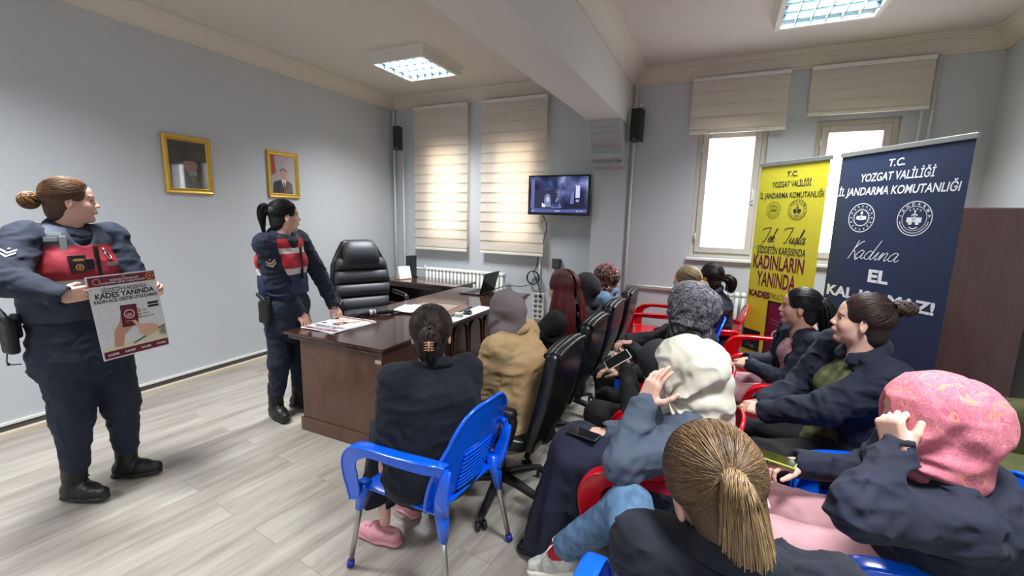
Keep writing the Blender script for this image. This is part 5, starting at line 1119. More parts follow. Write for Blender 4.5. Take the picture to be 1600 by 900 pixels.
            q = SDF(); q.rc((-.055, 0, .006), (.03, 0, .006), .040, .04, .02, ((0, 1, 0), 1.0)).rc((.03, 0, .006), (.13, 0, .010), .046, .037, .02); q.bx((.05, 0, .10), (.3, .2, .078), op='s', k=.002); q.bx((.05, 0, -.09), (.3, .2, .09), op='s', k=.002)
            P, F = q.mesh(h); mk_np('sole', (xf(M4(R, o), P), F), sole or M_black, sh_)
            if laces is not None:
                b = MB(); Mx = Matrix(M4(R, o).tolist())
                for i in range(6):
                    xx = .095-i*.021; zz = .062+i*.010+(.02 if kind == 'boot' and i > 3 else 0); b.tube([Mx @ Vector(p) for p in ((xx, -.024, zz-.008), (xx-.004, 0, zz+.002), (xx-.01, .024, zz-.008))], .003, 5)
                for q_ in (-1, 1): b.tube([Mx @ Vector(p) for p in spline([(-.01, 0, .118), (-.0, q_*.03, .13), (.03, q_*.045, .11), (.02, q_*.02, .112), (-.01, 0, .118)], 4)], .0026, 5)
                b.build('laces', laces, sh_)
    def hijab(s, m, bun_=(.0, .0), vol=1.0, drape=.0, fold=.006, tail=None, h=None, seed=0, face=1.0, k=14, neck_r=1.0, name='headscarf', back=0, shawl=.05, under=None, cover=False):
        """scarf wound round head and neck; bun_=(bulge radius, drop)"""
        h = h or (.0055 if s.near else .0085); M = s.HM; inv = np.linalg.inv(M); q = SDF()
        q.el((-.014, 0, .034), np.array((.112, .094, .098))*vol, k=.02).el((.025, 0, -.03), np.array((.078, .078, .10))*vol, k=.03)
        if bun_[0]: q.el((-.088, 0, .02+bun_[1]), (bun_[0], bun_[0]*1.05, bun_[0]), k=.05)
        nk = (inv@np.append(s.neck, 1))[:3]; q.rc((-.01, 0, -.07), nk+np.array((0, 0, .03)), .083*neck_r, .080*neck_r, .04, ((0, 1, 0), 1.05))
        if shawl:
            t2 = np.linalg.inv(M[:3, :3])@(s.T[:, 1]); q.rc(nk-t2*.04+np.array((0, 0, .01)), nk+t2*.04+np.array((0, 0, .01)), .045+shawl*.4, .045+shawl*.4, .05); q.el(nk+np.array((.05, 0, -.01)), (.06, .07, .04+shawl), k=.04)
        if drape: q.rc((-.075, 0, -.02), nk+np.array((-.055, 0, -.02-drape)), .07, .06, .06, ((0, 1, 0), 1.3))
        if tail:
            pts = [(inv@np.append(s.w2l(p), 1))[:3] for p in tail]; q.chain(pts, list(np.linspace(.05, .032, len(pts))), .03, ((0, 1, 0), 1.25))
        if not cover: q.el((.115, 0, -.012), (.062*face, .056*face, .088*face), k=.012, op='s')
        ph0 = seed*1.7
        def folds(x, y, z):
            a = np.arctan2(y, -(x-.07)); b_ = np.arctan2(z+.09, -(x-.06)+.02); w_ = vnoise(x*14+seed*3, y*14, z*14)
            r1 = np.sin(b_*k+np.abs(y)*30+w_*4+ph0); r2 = np.sin(b_*k*.45+a*3+w_*3+ph0*2); lo_ = np.clip((.07-z)/.1, .15, 1.0)
            return fold*(.55*r1+.8*r2)*lo_*np.clip((.12-x)/.05, .2, 1)
        q.func(folds); q.wrinkle(fold*.6, .05)
        P, F = q.mesh(h); o = mk_np(name, (xf(M, P), F), m, s.root)
        if under:
            u = SDF(); u.el((-.008, 0, .032), np.array((.105, .086, .09))*vol, k=.02); u.el((.118, 0, -.022), (.058, .056, .085), k=.012, op='s'); P, F = u.mesh(.007); mk_np('under_cap', (xf(M, P), F), under, s.root)
        return o
    def prnt(s, P0, u, v, step=.0008):
        """flat badge plane on clothing; P0 world-ish local point, u right, v up"""
        u = norm(u); v = norm(np.array(v)-u*(np.array(v)@u)); n = np.cross(u, v); return Print(Matrix(((u[0], v[0], n[0], P0[0]), (u[1], v[1], n[1], P0[1]), (u[2], v[2], n[2], P0[2]), (0, 0, 0, 1))), step)
D = math.radians
def cols_of(a, b, ta=None, tb=None): return lambda n, seed: vary_cols(n, a, b, ta, tb, seed)
DARKB = cols_of((26, 18, 16), (52, 36, 30)); BLK = cols_of((12, 11, 13), (30, 27, 28)); BROWN = cols_of((58, 40, 30), (98, 72, 54)); FAIRB = cols_of((84, 56, 38), (140, 102, 70))
PONY = cols_of((62, 44, 32), (142, 112, 78)); PONYT = cols_of((104, 80, 56), (160, 128, 92), (170, 140, 98), (222, 194, 150)); RED = cols_of((44, 12, 18), (96, 26, 34), (70, 20, 24), (128, 44, 44)); BLOND = cols_of((120, 96, 70), (196, 172, 132))
F_navy = fabric('navy_cloth', (14, 20, 38), (19, 26, 48)); F_navyb = fabric('navy_fleece', (6, 11, 26), (9, 16, 34), bump=(420, .4)); F_uni = fabric('uniform_navy', (22, 29, 46), (28, 37, 57)); F_blk = fabric('black_cloth', (11, 12, 14), (16, 17, 20)); F_grey = fabric('slate_suiting', (66, 75, 92), (74, 84, 102)); F_skirt = fabric('navy_skirt', (20, 24, 46), (25, 30, 56))
F_camel = fabric('camel_coat', (176, 144, 102), (186, 156, 114)); F_olive = fabric('olive_print', (104, 106, 66), (60, 62, 40), vs_=26); F_pink = fabric('dusty_pink', (184, 136, 142), (194, 148, 152)); F_jean = fabric('denim', (92, 124, 156), (70, 98, 130), vs_=30); F_den2 = fabric('denim_light', (120, 146, 170), (96, 124, 154))
M_boot = mat('boot_leather', (16, 16, 18), .45, bump=(60, .3)); M_lace = mat('boot_lace', (30, 28, 30), .8)
DETAIL = True
# ------------------------------------------------------------------ officer with the held-up poster
def vest_mat(name, bands, freq=1):
    """colour bands by height on the garment itself"""
    m = mat(name, (100, 100, 100), .7, bump=(300, .3)); N, L, b = nodes(m); tc = N.new('ShaderNodeTexCoord'); sx = N.new('ShaderNodeSeparateXYZ'); L.new(tc.outputs['Object'], sx.inputs[0])
    ex = mathn(N, L, 'ADD', sx.outputs[2], mathn(N, L, 'MULTIPLY', sx.outputs[1], 0.0)); sc = mathn(N, L, 'DIVIDE', ex, 2.0)
    r = ramp(N, [(z/2.0, c) for z, c in bands], 'CONSTANT'); L.new(sc, r.inputs[0]); L.new(r.outputs[0], b.inputs['Base Color']); return m
def vest(P, m, z0, off=.034, name='vest', h=.009, zip_=True):
    g = P.g; T0, T1, T2 = P.T[:, 0], P.T[:, 1], P.T[:, 2]; q = SDF(); up = P.neck-T2*.075
    low = P.pel+(P.neck-P.pel)*max(0, (z0-P.pel[2])/(P.neck[2]-P.pel[2]))
    q.rc(low-T2*.05, P.waist, .108*g+off, .102*g+off, .05, (T1, 1.36)).rc(P.waist, P.chest, .102*g+off, .105*g+off, .05, (T1, 1.34)).rc(P.chest, up, .10*g**.5+off, .064+off, .05, (T1, 1.42))
    for y in (-1, 1): q.el(P.chest+T0*.075*g+T1*y*.062-T2*.03, .058*g+off*.6, k=.05); q.rc(up+T2*.02, up+T1*y*.12+T2*.015, .05+off, .036+off, .04)
    q.bx((0, 0, z0-.3), (.6, .6, .3), op='s', k=.006)
    for k in 'LR': q.rc(P.sh[k]+(P.sh[k]-P.neck)*.22+T2*.02, P.el[k]+(P.sh[k]-P.neck)*.10, .068, .085, .012, op='s')
    hd_ = norm(P.H-P.neck); q.rc(P.neck-T2*.02-hd_*.02, P.neck+hd_*.2, .072, .10, .015, op='s'); q.el(P.neck+T0*.09-T2*.03, (.05, .045, .06), k=.02, op='s')
    q.wrinkle(.004, (.1, .1, .05)); return mk_np(name, q.mesh(h), m, P.root)
P1 = Person('uniformed officer in red and grey vest holding up a poster, brown hair in a bun', 1.37, -4.20, D(6), (1.37, -4.17, 1.63), D(66), True, g=1.16, near=True, shoulder_w=.18, pelvis=(0, 0, .93), hroll=0, brow=(96, 68, 48),
    hands=dict(R=dict(w=(1.712, -4.375, 1.19), f=(.12, .95, .06), n=(.95, -.1, .15), curl=(.22, .25, .3, .35), thumb=.1, tin=.3, s=.92), L=dict(w=(1.645, -4.035, 1.13), f=(.25, .80, .45), n=(-.85, .35, .2), curl=(.62, .66, .70, .74), thumb=.2, tin=.0, s=.92)),
    poles=dict(R=(-.35, -.9, -.35), L=(-.6, .5, -.7)), knees=dict(L=(1.42, -4.09, .50), R=(1.42, -4.30, .50)), ankles=dict(L=(1.37, -4.07, .10), R=(1.38, -4.31, .10)), toes=dict(L=(.75, .65, 0), R=(.8, .35, 0)))
P1.top(F_uni, 'jacket', off=.026, hem=-.13, wr=.007, h=.009, hemr=1.04, collar_r=.02, armr=1.12)
VM1 = vest_mat('vest_red_grey', [(0, (34, 40, 56)), (1.195, (176, 176, 172)), (1.228, (150, 26, 44)), (1.40, (66, 76, 92)), (1.435, (58, 66, 82))])
V1 = vest(P1, VM1, 1.02, off=.037)
P1.trousers(F_uni, 1.16, tuck=.30, wr=.007, h=.01); P1.shoes(M_boot, 'boot', laces=M_lace)
hair_cap(P1.root, P1.HM, (82, 56, 40)); swept_hair(P1.root, P1.HM, (-.95, 0, -.05), 420, FAIRB, .0019)
bun(P1.root, xf(P1.HM, (-.150, 0, .0)), .040, 90, cols_of((90, 60, 36), (176, 128, 70)), .0026, squash=(.9, 1, 1))
q = MB(); q.tube([xf(P1.HM, (-.108, 0, .005)), xf(P1.HM, (-.122, 0, .003))], .024, 14); q.build('hair_tie', M_black, P1.root)
# items carried on her vest
def on_front(P, y, z, off=0.0):
    """point just in front of the chest"""
    dg = bpy.context.evaluated_depsgraph_get(); return None
def front_point(objs, y, z, xs=.6, parent=None):
    best = None
    for o in objs:
        ok, loc, nor, _ = o.ray_cast(Vector((xs, y, z)), Vector((-1, 0, 0)))
        if ok and (best is None or loc.x > best[0].x): best = (loc, nor)
    return best
def mount(o_list, y, z):
    b_ = front_point(o_list, y, z); return (np.array(b_[0]), norm(np.array(b_[1]))) if b_ else (np.array((.2, y, z)), np.array((1., 0, 0)))
def front_frame(n): n = norm(n); v = norm(np.array((0, 0, 1.))-n*n[2]); u = np.cross(v, n); return u, v, n
def box_on(P, name, objs, y, z, w_, h_, d_, m, parent=None, bevel=.004, lift=0):
    c, n = mount(objs, y, z); n = norm((n[0], n[1], n[2]*.3)); u, v, n = front_frame(n); M = Matrix(((u[0], v[0], n[0], c[0]+n[0]*lift), (u[1], v[1], n[1], c[1]+n[1]*lift), (u[2], v[2], n[2], c[2]+n[2]*lift), (0, 0, 0, 1)))
    b = MB(); b.box(-w_/2, w_/2, -h_/2, h_/2, -.012, d_, None, M); o = b.build(name, m, parent or P.root, smooth=False, bevel=bevel); return o, M
cam_, Mc = box_on(P1, 'body_camera', [V1], -.045, 1.315, .062, .088, .026, M_black)
p = Print(Mc @ Matrix.Translation((0, 0, .0265)), .0006); p.rect(-.028, .028, -.002, .038, mat('camera_face', (40, 44, 50), .3)); p.up(); p.poly([(-.024, .022), (-.012, .026), (.012, .026), (.024, .022), (.018, .014), (-.018, .014)], C_gold); p.disc(0, -.018, .017, C_gold); p.up(); p.disc(0, -.018, .012, C_mar); p.up(); p.disc(0, -.018, .006, C_gold, 10); p.build('print', cam_)
o, Mq = box_on(P1, 'camera_strap', [V1], -.065, 1.405, .026, .10, .008, mat('strap_grey', (168, 172, 172), .6), bevel=.002)
o, Mq = box_on(P1, 'reflective_patch', [V1], -.105, 1.44, .05, .022, .004, mat('reflector', (150, 154, 156), .5), bevel=.001)
o, Mq = box_on(P1, 'reflective_patch', [V1], -.085, 1.465, .05, .018, .004, mat('reflector', (150, 154, 156), .5), bevel=.001)
o, Mq = box_on(P1, 'pouch', [V1], -.002, 1.31, .045, .055, .018, F_blk)
o, Mq = box_on(P1, 'name_tape', [V1], .115, 1.30, .065, .018, .004, mat('tape_grey', (120, 124, 128), .6), bevel=.001)
o, Mq = box_on(P1, 'vest_zip', [V1], .045, 1.30, .018, .20, .006, F_blk, bevel=.002)
c_, n_ = mount([V1], .10, 1.345); u, v, n = front_frame(n_); b = MB(); b.tube([c_+u*.012*math.cos(a)+v*.022*math.sin(a)+n*.006 for a in np.linspace(0, 2*PI, 18)], .003, 6); b.tube([c_+v*.02+n*.006, c_+v*.045+n*.004], .007, 6); b.build('carabiner', mat('steel', (190, 190, 186), .25, metal=1), P1.root)
# shoulder chevron on her right sleeve
def sleeve_badge(P, k, t, ang, col, scale=1):
    S, E = P.sh[k], P.el[k]; d = norm(E-S); c = S+(E-S)*t; out = norm(np.array(ang)-d*(np.array(ang)@d)); r_ = 0
    for rr in np.linspace(.14, .02, 60):
        ok, l_, n_, _ = P.jk.ray_cast(Vector(c+out*.25), Vector(-out)); break
    c = np.array(l_) if ok else c+out*.08; p = P.prnt(c+out*.004, np.cross(-d, out)*1.0, -d, .001); s_ = .028*scale
    for k_ in (0, .35): p.poly([(-s_, .6*s_-k_*s_*2), (0, -.2*s_-k_*s_*2), (s_, .6*s_-k_*s_*2), (s_, 1.0*s_-k_*s_*2), (0, .25*s_-k_*s_*2), (-s_, 1.0*s_-k_*s_*2)], col)
    star(p, 0, s_*1.0, s_*.3, col); return p.build('sleeve_insignia', P.root)
sleeve_badge(P1, 'R', .62, (.75, -.65, .1), mat('chevron_grey', (150, 146, 150), .7))
# holster with lanyard on her right hip
def holster(P, c, sc=1):
    q = SDF(); c = np.array(c, float); q.bx(c+(0, 0, -.02), (.045*sc, .022, .085*sc), rr=.015).rc(c+(.01, -.01, .07), c+(-.035, -.012, .11), .019, .016, .02).bx(c+(0, .03, .03), (.03, .012, .06), rr=.008); q.wrinkle(.002, .03); return mk_np('holster', q.mesh(.006), mat('holster_black', (26, 26, 30), .5, bump=(120, .4)), P.root)
holster(P1, (-.03, -.265, .99)); q = MB(); q.tube(spline([(-.05, -.27, .90), (-.055, -.275, .86), (-.05, -.275, .83), (0, -.25, .83)], 5), .003, 6); q.lathe([(.002, -.008), (.009, 0), (.002, .008)], 10, None, (-.05, -.275, .83)); q.build('lanyard', M_black, P1.root)
# the poster she holds: a thing of its own
A = np.array((1.715, -4.285, 1.268)); B_ = np.array((1.697, -3.975, 1.276)); Cc = np.array((1.765, -4.295, .851)); uu = norm(B_-A); vv = norm(A-Cc); vv = norm(vv-uu*(vv@uu)); nn = np.cross(uu, vv)
orig = A-vv*.42; Mp = Matrix(((uu[0], vv[0], nn[0], orig[0]), (uu[1], vv[1], nn[1], orig[1]), (uu[2], vv[2], nn[2], orig[2]), (0, 0, 0, 1)))
t = bpy.data.objects.new('poster', None); t.matrix_world = Mp; link(t); tag(t, 'poster held up by the bun haired officer, hands and phone pictured', 'poster')
q = MB(); q.box(0, .30, 0, .42, -.003, 0); q.build('board', C_wht, t, smooth=False); kades_print(Matrix.Identity(4), t, .30, .42, .0006)

# ------------------------------------------------------------------ officer standing at the desk
P2 = Person('uniformed officer in red, white and navy jacket leaning her hands on the desk, black ponytail', 1.50, -3.03, D(12), (1.52, -3.03, 1.565), D(66), True, g=1.02, near=True, shoulder_w=.175, pelvis=(-.01, 0, .90), brow=(24, 18, 18),
    hands=dict(R=dict(w=(1.60, -3.02, .845), f=(.55, .12, -.80), n=(.80, -.1, .55), curl=(.12, .1, .12, .15), thumb=.35, spread=.25), L=dict(w=(1.62, -2.70, .84), f=(.55, .1, -.78), n=(.78, .1, .6), curl=(.15, .12, .15, .2), thumb=.3, spread=.25)),
    poles=dict(R=(-.6, -.7, 0), L=(-.3, .9, 0)), knees=dict(L=(1.49, -2.95, .47), R=(1.49, -3.13, .47)), ankles=dict(L=(1.44, -2.93, .10), R=(1.44, -3.14, .10)), toes=dict(L=(.95, .3, 0), R=(.9, -.2, 0)))
P2.top(F_uni, 'jacket', off=.022, hem=-.18, wr=.006, h=.008, collar_r=.017, armr=1.1)
VM2 = vest_mat('vest_red_white_navy', [(0, (28, 40, 78)), (1.135, (206, 200, 196)), (1.18, (176, 30, 46)), (1.295, (206, 200, 196)), (1.335, (176, 30, 46)), (1.40, (38, 46, 62))])
V2 = vest(P2, VM2, .985, off=.032); P2.trousers(F_uni, 1.1, tuck=.32, wr=.006); P2.shoes(M_boot, 'boot', laces=M_lace)
box_on(P2, 'vest_zip', [V2], .02, 1.22, .014, .24, .005, F_blk, bevel=.002)
hair_cap(P2.root, P2.HM, (16, 14, 16)); swept_hair(P2.root, P2.HM, (-.80, 0, .42), 380, BLK, .0019)
tp = xf(P2.HM, (-.112, 0, .062)); dn = P2.hM_R
bundle(P2.root, [tp, tp-dn[:, 0]*.022+np.array((0, 0, .0)), tp-dn[:, 0]*.040+np.array((0, 0, -.05)), tp-dn[:, 0]*.038+np.array((0, 0, -.13)), tp-dn[:, 0]*.03+np.array((0, 0, -.20))], lambda t: .012+.022*math.sin(PI*min(1, t*1.1+.1)), 160, BLK, .0024)
q = MB(); q.tube([tp, tp-dn[:, 0]*.014+np.array((0, 0, .003))], .014, 12); q.build('hair_tie', M_black, P2.root)
sleeve_badge(P2, 'R', .45, (.6, -.75, .1), mat('chevron_tan', (176, 166, 140), .7), 1.1); holster(P2, (-.02, -.215, .90), .95)

# ------------------------------------------------------------------ the audience
# woman with a clip in her dark hair, nearest the desk
P3 = Person('seated woman seen from behind, dark hair twisted up in a clip, navy top, blue chair', 3.33, -3.735, D(150), (3.335, -3.735, 1.075), D(122), g=1.16, near=True, pelvis=(-.06, .02, .53), hscale=1.04, hpitch=-.05, knees=dict(L=(3.02, -3.72, .49), R=(3.07, -3.50, .50)), ankles=dict(L=(3.09, -3.79, .09), R=(3.05, -3.56, .09)), toes=dict(L=(-.95, -.1, 0), R=(-.9, .3, 0)), hands=dict(L=dict(w=(3.08, -3.78, .60), f=(-.6, .6, 0), n=(0, 0, 1)), R=dict(w=(3.12, -3.50, .60), f=(-.7, -.5, 0), n=(0, 0, 1))), poles=dict(L=(.5, -.5, -.6), R=(.3, .8, -.4)))
P3.top(F_navyb, 'sweater', off=.028, hem=-.06, wr=.006, h=.0075, collar_r=.012, armr=1.12); P3.skirt(F_navyb, .20, 1.0, h=.009); P3.shoes(mat('pink_clog', (226, 158, 166), .5), 'clog', sole=mat('pink_clog', (226, 158, 166), .5))
hair_cap(P3.root, P3.HM, (34, 24, 22)); swept_hair(P3.root, P3.HM, (-.95, 0, .1), 700, DARKB, .0020, puff=.09, lift=.05)
c = xf(P3.HM, (-.115, 0, .0)); bun(P3.root, c, .045, 130, cols_of((28, 18, 18), (66, 40, 36)), .0030, squash=(.8, 1.0, 1.35)); bundle(P3.root, [xf(P3.HM, p_) for p_ in ((-.09, 0, .05), (-.13, .02, .03), (-.14, .0, -.03), (-.11, -.01, -.09), (-.08, -.01, -.12))], lambda t: .022*(1-.3*t), 90, DARKB, .0026, name='twist')
q = MB(); R_ = P3.hM_R
for s_ in (-1, 1):
    for i in range(4): q.tube([xf(P3.HM, (-.155, s_*.004, .006-.010*i)), xf(P3.HM, (-.164, s_*.010, .005-.010*i)), xf(P3.HM, (-.155, s_*.019, .003-.010*i))], [.003, .0028, .002], 6)
q.tube([xf(P3.HM, (-.162, 0, .010)), xf(P3.HM, (-.162, 0, -.03))], .0045, 8); q.build('hair_clip', mat('clip_horn', (196, 158, 120), .25), P3.root)
# camel coat
P4 = Person('seated woman in camel coat and plain taupe headscarf in an office chair', 3.43, -3.20, PI, (3.435, -3.19, 1.085), D(150), g=1.16, shoulder_w=.18, neck=(3.475, -3.20, .985), near=True, skin=SK_B)
P4.top(F_camel, 'coat', off=.03, hem=-.05, wr=.0055, h=.0085, collar_r=.016); P4.trousers(F_den2); P4.shoes(M_black)
F_taupe = fabric('taupe_scarf', (112, 102, 104), (120, 110, 111)); P4.hijab(F_taupe, (.05, -.01), .96, fold=.007, seed=1, k=9, shawl=.02)
# red hair
P5 = Person('seated woman with long dark red hair and black top', 3.41, -2.56, PI, (3.54, -2.56, 1.13), D(145), skin=SK_A)
P5.top(F_blk, 'sweater', h=.011); P5.trousers(F_blk); P5.shoes(M_black); hair_cap(P5.root, P5.HM, (56, 16, 24), grow=1.04)
def loose_hair(P, cols, n, length, spread=.09, seed=4, r=.0026, back=True, puff=1.06, name='hair', part=0, out=0):
    R = np.random.RandomState(seed); lines = []
    for i in range(n):
        a = R.uniform(-1, 1); sgn = 1 if a > part else -1
        s0 = norm((R.uniform(-.9, .62), .10*sgn+.02*R.randn(), 1)); side = norm((-.15-.95*abs(R.rand())**.7 if True else 0, sgn*R.uniform(.15, 1.1), -.18)); side = norm((min(side[0], -.02), side[1], side[2])); P_ = []
        lay = puff+R.rand()*.09
        for k in range(9): d = slerp(s0, side, k/8); P_.append(HC+d*HR*lay)
        P_ = xf(P.HM, np.array(P_)); e = P_[-1]; o_ = norm(np.array((e[0]-P.H[0], e[1]-P.H[1], 0))); L_ = length*R.uniform(.72, 1); ph = R.rand()*6
        dn_ = [e+np.array((0, 0, -L_*t))+o_*(out*t+.018*math.sin(t*3))*1.0+np.array((math.sin(ph+t*5), math.cos(ph+t*6), 0))*.006*t for t in np.linspace(.1, 1, 9)]
        lines.append(np.concatenate([P_, dn_]))
    return strand_mesh(name, lines, r, cols(n, seed), P.root)
loose_hair(P5, RED, 820, .36, out=.05, r=.0034, puff=1.12)
P6 = Person('seated woman in plain black headscarf between the red haired and the floral headscarf woman', 3.40, -1.93, PI, (3.52, -1.93, 1.05), D(150), skin=SK_B)
F_bscarf = fabric('black_scarf', (34, 34, 38), (42, 42, 47)); P6.top(F_blk, 'coat', h=.012); P6.trousers(F_blk, h=.013); P6.shoes(M_black, h=.009); P6.hijab(F_bscarf, (.05, -.01), 1.0, seed=2, h=.009)
def scarf_mat(name, base, cols_, scale, thin=.12):
    """printed scarf: overlapping scrolls and petals"""
    m = mat(name, base, .8, sheen=.05, bump=(300, .2)); N, L, b = nodes(m); tc = N.new('ShaderNodeTexCoord'); src = None
    nz = N.new('ShaderNodeTexNoise'); nz.inputs['Scale'].default_value = scale*.5; L.new(tc.outputs['Object'], nz.inputs[0]); va = N.new('ShaderNodeVectorMath'); va.operation = 'MULTIPLY_ADD'; va.inputs[1].default_value = (.12, .12, .12); L.new(nz.outputs[1], va.inputs[0]); L.new(tc.outputs['Object'], va.inputs[2])
    rb = N.new('ShaderNodeRGB'); rb.outputs[0].default_value = lin(base); cur = rb.outputs[0]
    for i, (c, sc, lo, hi, kind) in enumerate(cols_):
        v = N.new('ShaderNodeTexVoronoi'); v.inputs['Scale'].default_value = scale*sc; L.new(va.outputs[0], v.inputs['Vector'])
        d = v.outputs['Distance']
        if kind == 'ring': d = mathn(N, L, 'FRACT', mathn(N, L, 'MULTIPLY', d, 3.2))
        a1 = mathn(N, L, 'GREATER_THAN', d, lo); a2 = mathn(N, L, 'LESS_THAN', d, hi); a = mathn(N, L, 'MULTIPLY', a1, a2)
        if kind == 'ring': a = mathn(N, L, 'MULTIPLY', a, mathn(N, L, 'LESS_THAN', v.outputs['Distance'], .55))
        mx = N.new('ShaderNodeMix'); mx.data_type = 'RGBA'; L.new(a, mx.inputs[0]); L.new(cur, mx.inputs[6]); mx.inputs[7].default_value = lin(c); cur = mx.outputs[2]
    L.new(cur, b.inputs['Base Color']); return m
F_flor = scarf_mat('floral_scarf', (150, 60, 44), [((60, 140, 96), .55, 0, .26, 'd'), ((36, 34, 40), 1.3, .5, 2, 'd'), ((232, 204, 190), 1.7, 0, .28, 'd'), ((206, 70, 50), 1.1, 0, .16, 'd')], 30)
P7 = Person('seated woman in red, green and cream floral headscarf with a denim jacket', 3.40, -1.26, PI, (3.52, -1.28, 1.06), D(170), skin=SK_B, hroll=-.2)
P7.top(F_den2, 'denim_jacket', h=.012); P7.trousers(F_blk, h=.013); P7.shoes(M_black, h=.009); P7.hijab(F_flor, (.06, .0), 1.05, seed=3, h=.009, fold=.008)
# second row, from the wall toward the viewer
P9 = Person('seated woman with dark hair in a low bun, farthest of the second row', 4.42, -.84, PI, (4.40, -.95, 1.10), D(150), skin=SK_A)
P9.top(F_navy, 'sweater', h=.012); P9.trousers(F_blk, h=.013); P9.shoes(M_black, h=.009); hair_cap(P9.root, P9.HM, (40, 32, 30)); swept_hair(P9.root, P9.HM, (-.9, -.35, -.2), 260, DARKB, .003, puff=.04)
bundle(P9.root, [xf(P9.HM, p_) for p_ in ((-.10, -.03, .0), (-.16, -.05, -.01), (-.17, -.06, -.07), (-.15, -.06, -.13))], lambda t: .03+.018*math.sin(PI*t), 110, DARKB, .0034)
P8 = Person('seated woman with blonde hair, behind the grey patterned headscarf', 4.29, -1.50, PI, (4.235, -1.50, 1.115), D(160), skin=SK_A)
P8.top(F_blk, 'sweater', h=.012); P8.trousers(F_blk, h=.013); P8.shoes(M_black, h=.009); hair_cap(P8.root, P8.HM, (150, 124, 92)); swept_hair(P8.root, P8.HM, (-.95, 0, -.25), 280, BLOND, .0028); bun(P8.root, xf(P8.HM, (-.13, 0, -.03)), .045, 70, BLOND, .003)
F_gscarf = scarf_mat('grey_print_scarf', (74, 72, 80), [((166, 164, 172), 1.0, .16, .40, 'ring'), ((34, 33, 38), 1.7, .3, .42, 'ring'), ((150, 148, 156), 2.2, .3, .5, 'd')], 26)
P10 = Person('seated woman in grey and black patterned headscarf, black top with a red badge', 4.16, -2.18, PI, (4.31, -2.40, 1.085), D(165), g=1.15, near=True, skin=SK_B, pelvis=(-.14, .08, .53), hands=dict(L=dict(w=(3.97, -2.36, .76), f=(-.4, .8, 0), n=(-.3, 0, 1)), R=dict(w=(3.93, -2.22, .75), f=(-.5, -.8, 0), n=(-.3, 0, 1))))
P10.top(F_blk, 'sweater', off=.028, h=.0095, wr=.008); P10.trousers(F_blk); P10.shoes(M_black); P10.hijab(F_gscarf, (.110, -.02), 1.22, drape=.10, neck_r=1.3, shawl=.09, fold=.011, seed=4, h=.0065)
def arm_patch(P, k, t, out, rad, colr, ring_):
    S, E = P.sh[k], P.el[k]; c = S+(E-S)*t; out = norm(out); ok, l_, n_, _ = P.jk.ray_cast(Vector(c+out*.3), Vector(-out)); c = np.array(l_) if ok else c+out*.07; n_ = norm(np.array(n_)) if ok else out; v = norm(np.array((0, 0, 1.))-n_*n_[2]); u = np.cross(v, n_)
    p = P.prnt(c+n_*.006, u, v, .001); p.disc(0, 0, rad, ring_); p.up(); p.disc(0, 0, rad*.75, colr); p.up(); p.ring(0, 0, rad*.3, rad*.45, ring_, 16, .6, 5.6); p.build('sleeve_badge', P.root)
arm_patch(P10, 'L', .55, (.35, .9, .3), .028, mat('badge_red', (176, 50, 60), .6), mat('badge_cream', (206, 196, 196), .6))
P11 = Person('seated person in black with a watch, bent over a phone behind the cream headscarf', 4.27, -2.82, PI, (4.24, -3.03, .87), D(170), skin=SK_B, hpitch=-.6, near=True, pelvis=(-.12, 0, .53), neck=(4.36, -3.0, .86), hands=dict(L=dict(w=(4.06, -2.95, .80), f=(-.8, .25, .25), n=(-.3, -.9, .2), curl=(.5, .5, .5, .5), thumb=.3), R=dict(w=(3.98, -2.74, .70), f=(-.8, -.4, .1), n=(0, .2, 1))))
P11.top(F_blk, 'jacket', h=.0105); P11.trousers(F_blk); P11.shoes(M_black); P11.hijab(F_bscarf, (.04, 0), 1.0, seed=7, h=.008)
# cream headscarf, grey jacket
P12 = Person('seated woman in cream headscarf and slate grey jacket resting her head on her hand', 4.29, -3.43, PI, (4.375, -3.52, 1.025), D(190), g=1.12, near=True, skin=SK_A, hpitch=-.25, hroll=.1, pelvis=(-.06, 0, .53), spine_back=.05,
    hands=dict(L=dict(w=(4.262, -3.70, .935), f=(.28, .2, .93), n=(-.62, -.72, .25), curl=(.10, .14, .25, .3), thumb=.6, spread=.3, s=1.0), R=dict(w=(4.08, -3.42, .645), f=(-.9, -.1, -.1), n=(0, .1, 1), curl=(.5, .5, .55, .6))), poles=dict(L=(-.2, -.7, -.8), R=(.2, .5, -.9)), knees=dict(L=(3.90, -3.54, .54), R=(3.92, -3.33, .53)), ankles=dict(L=(3.86, -3.52, .09), R=(3.88, -3.33, .09)))
P12.top(F_grey, 'jacket', off=.024, wr=.0062, h=.0072, armr=1.08, collar_r=.013); P12.skirt(F_skirt, .05, 1.12, h=.009, fwd=.03); P12.shoes(M_black)
F_cream = mat('cream_scarf', (204, 198, 182), .55, sheen=.1, bump=(200, .1)); P12.hijab(F_cream, (.088, -.02), 1.04, drape=.04, fold=.014, seed=5, h=.0050, k=10, tail=[(4.44, -3.50, .97), (4.51, -3.50, .90), (4.53, -3.49, .80), (4.52, -3.47, .70)])
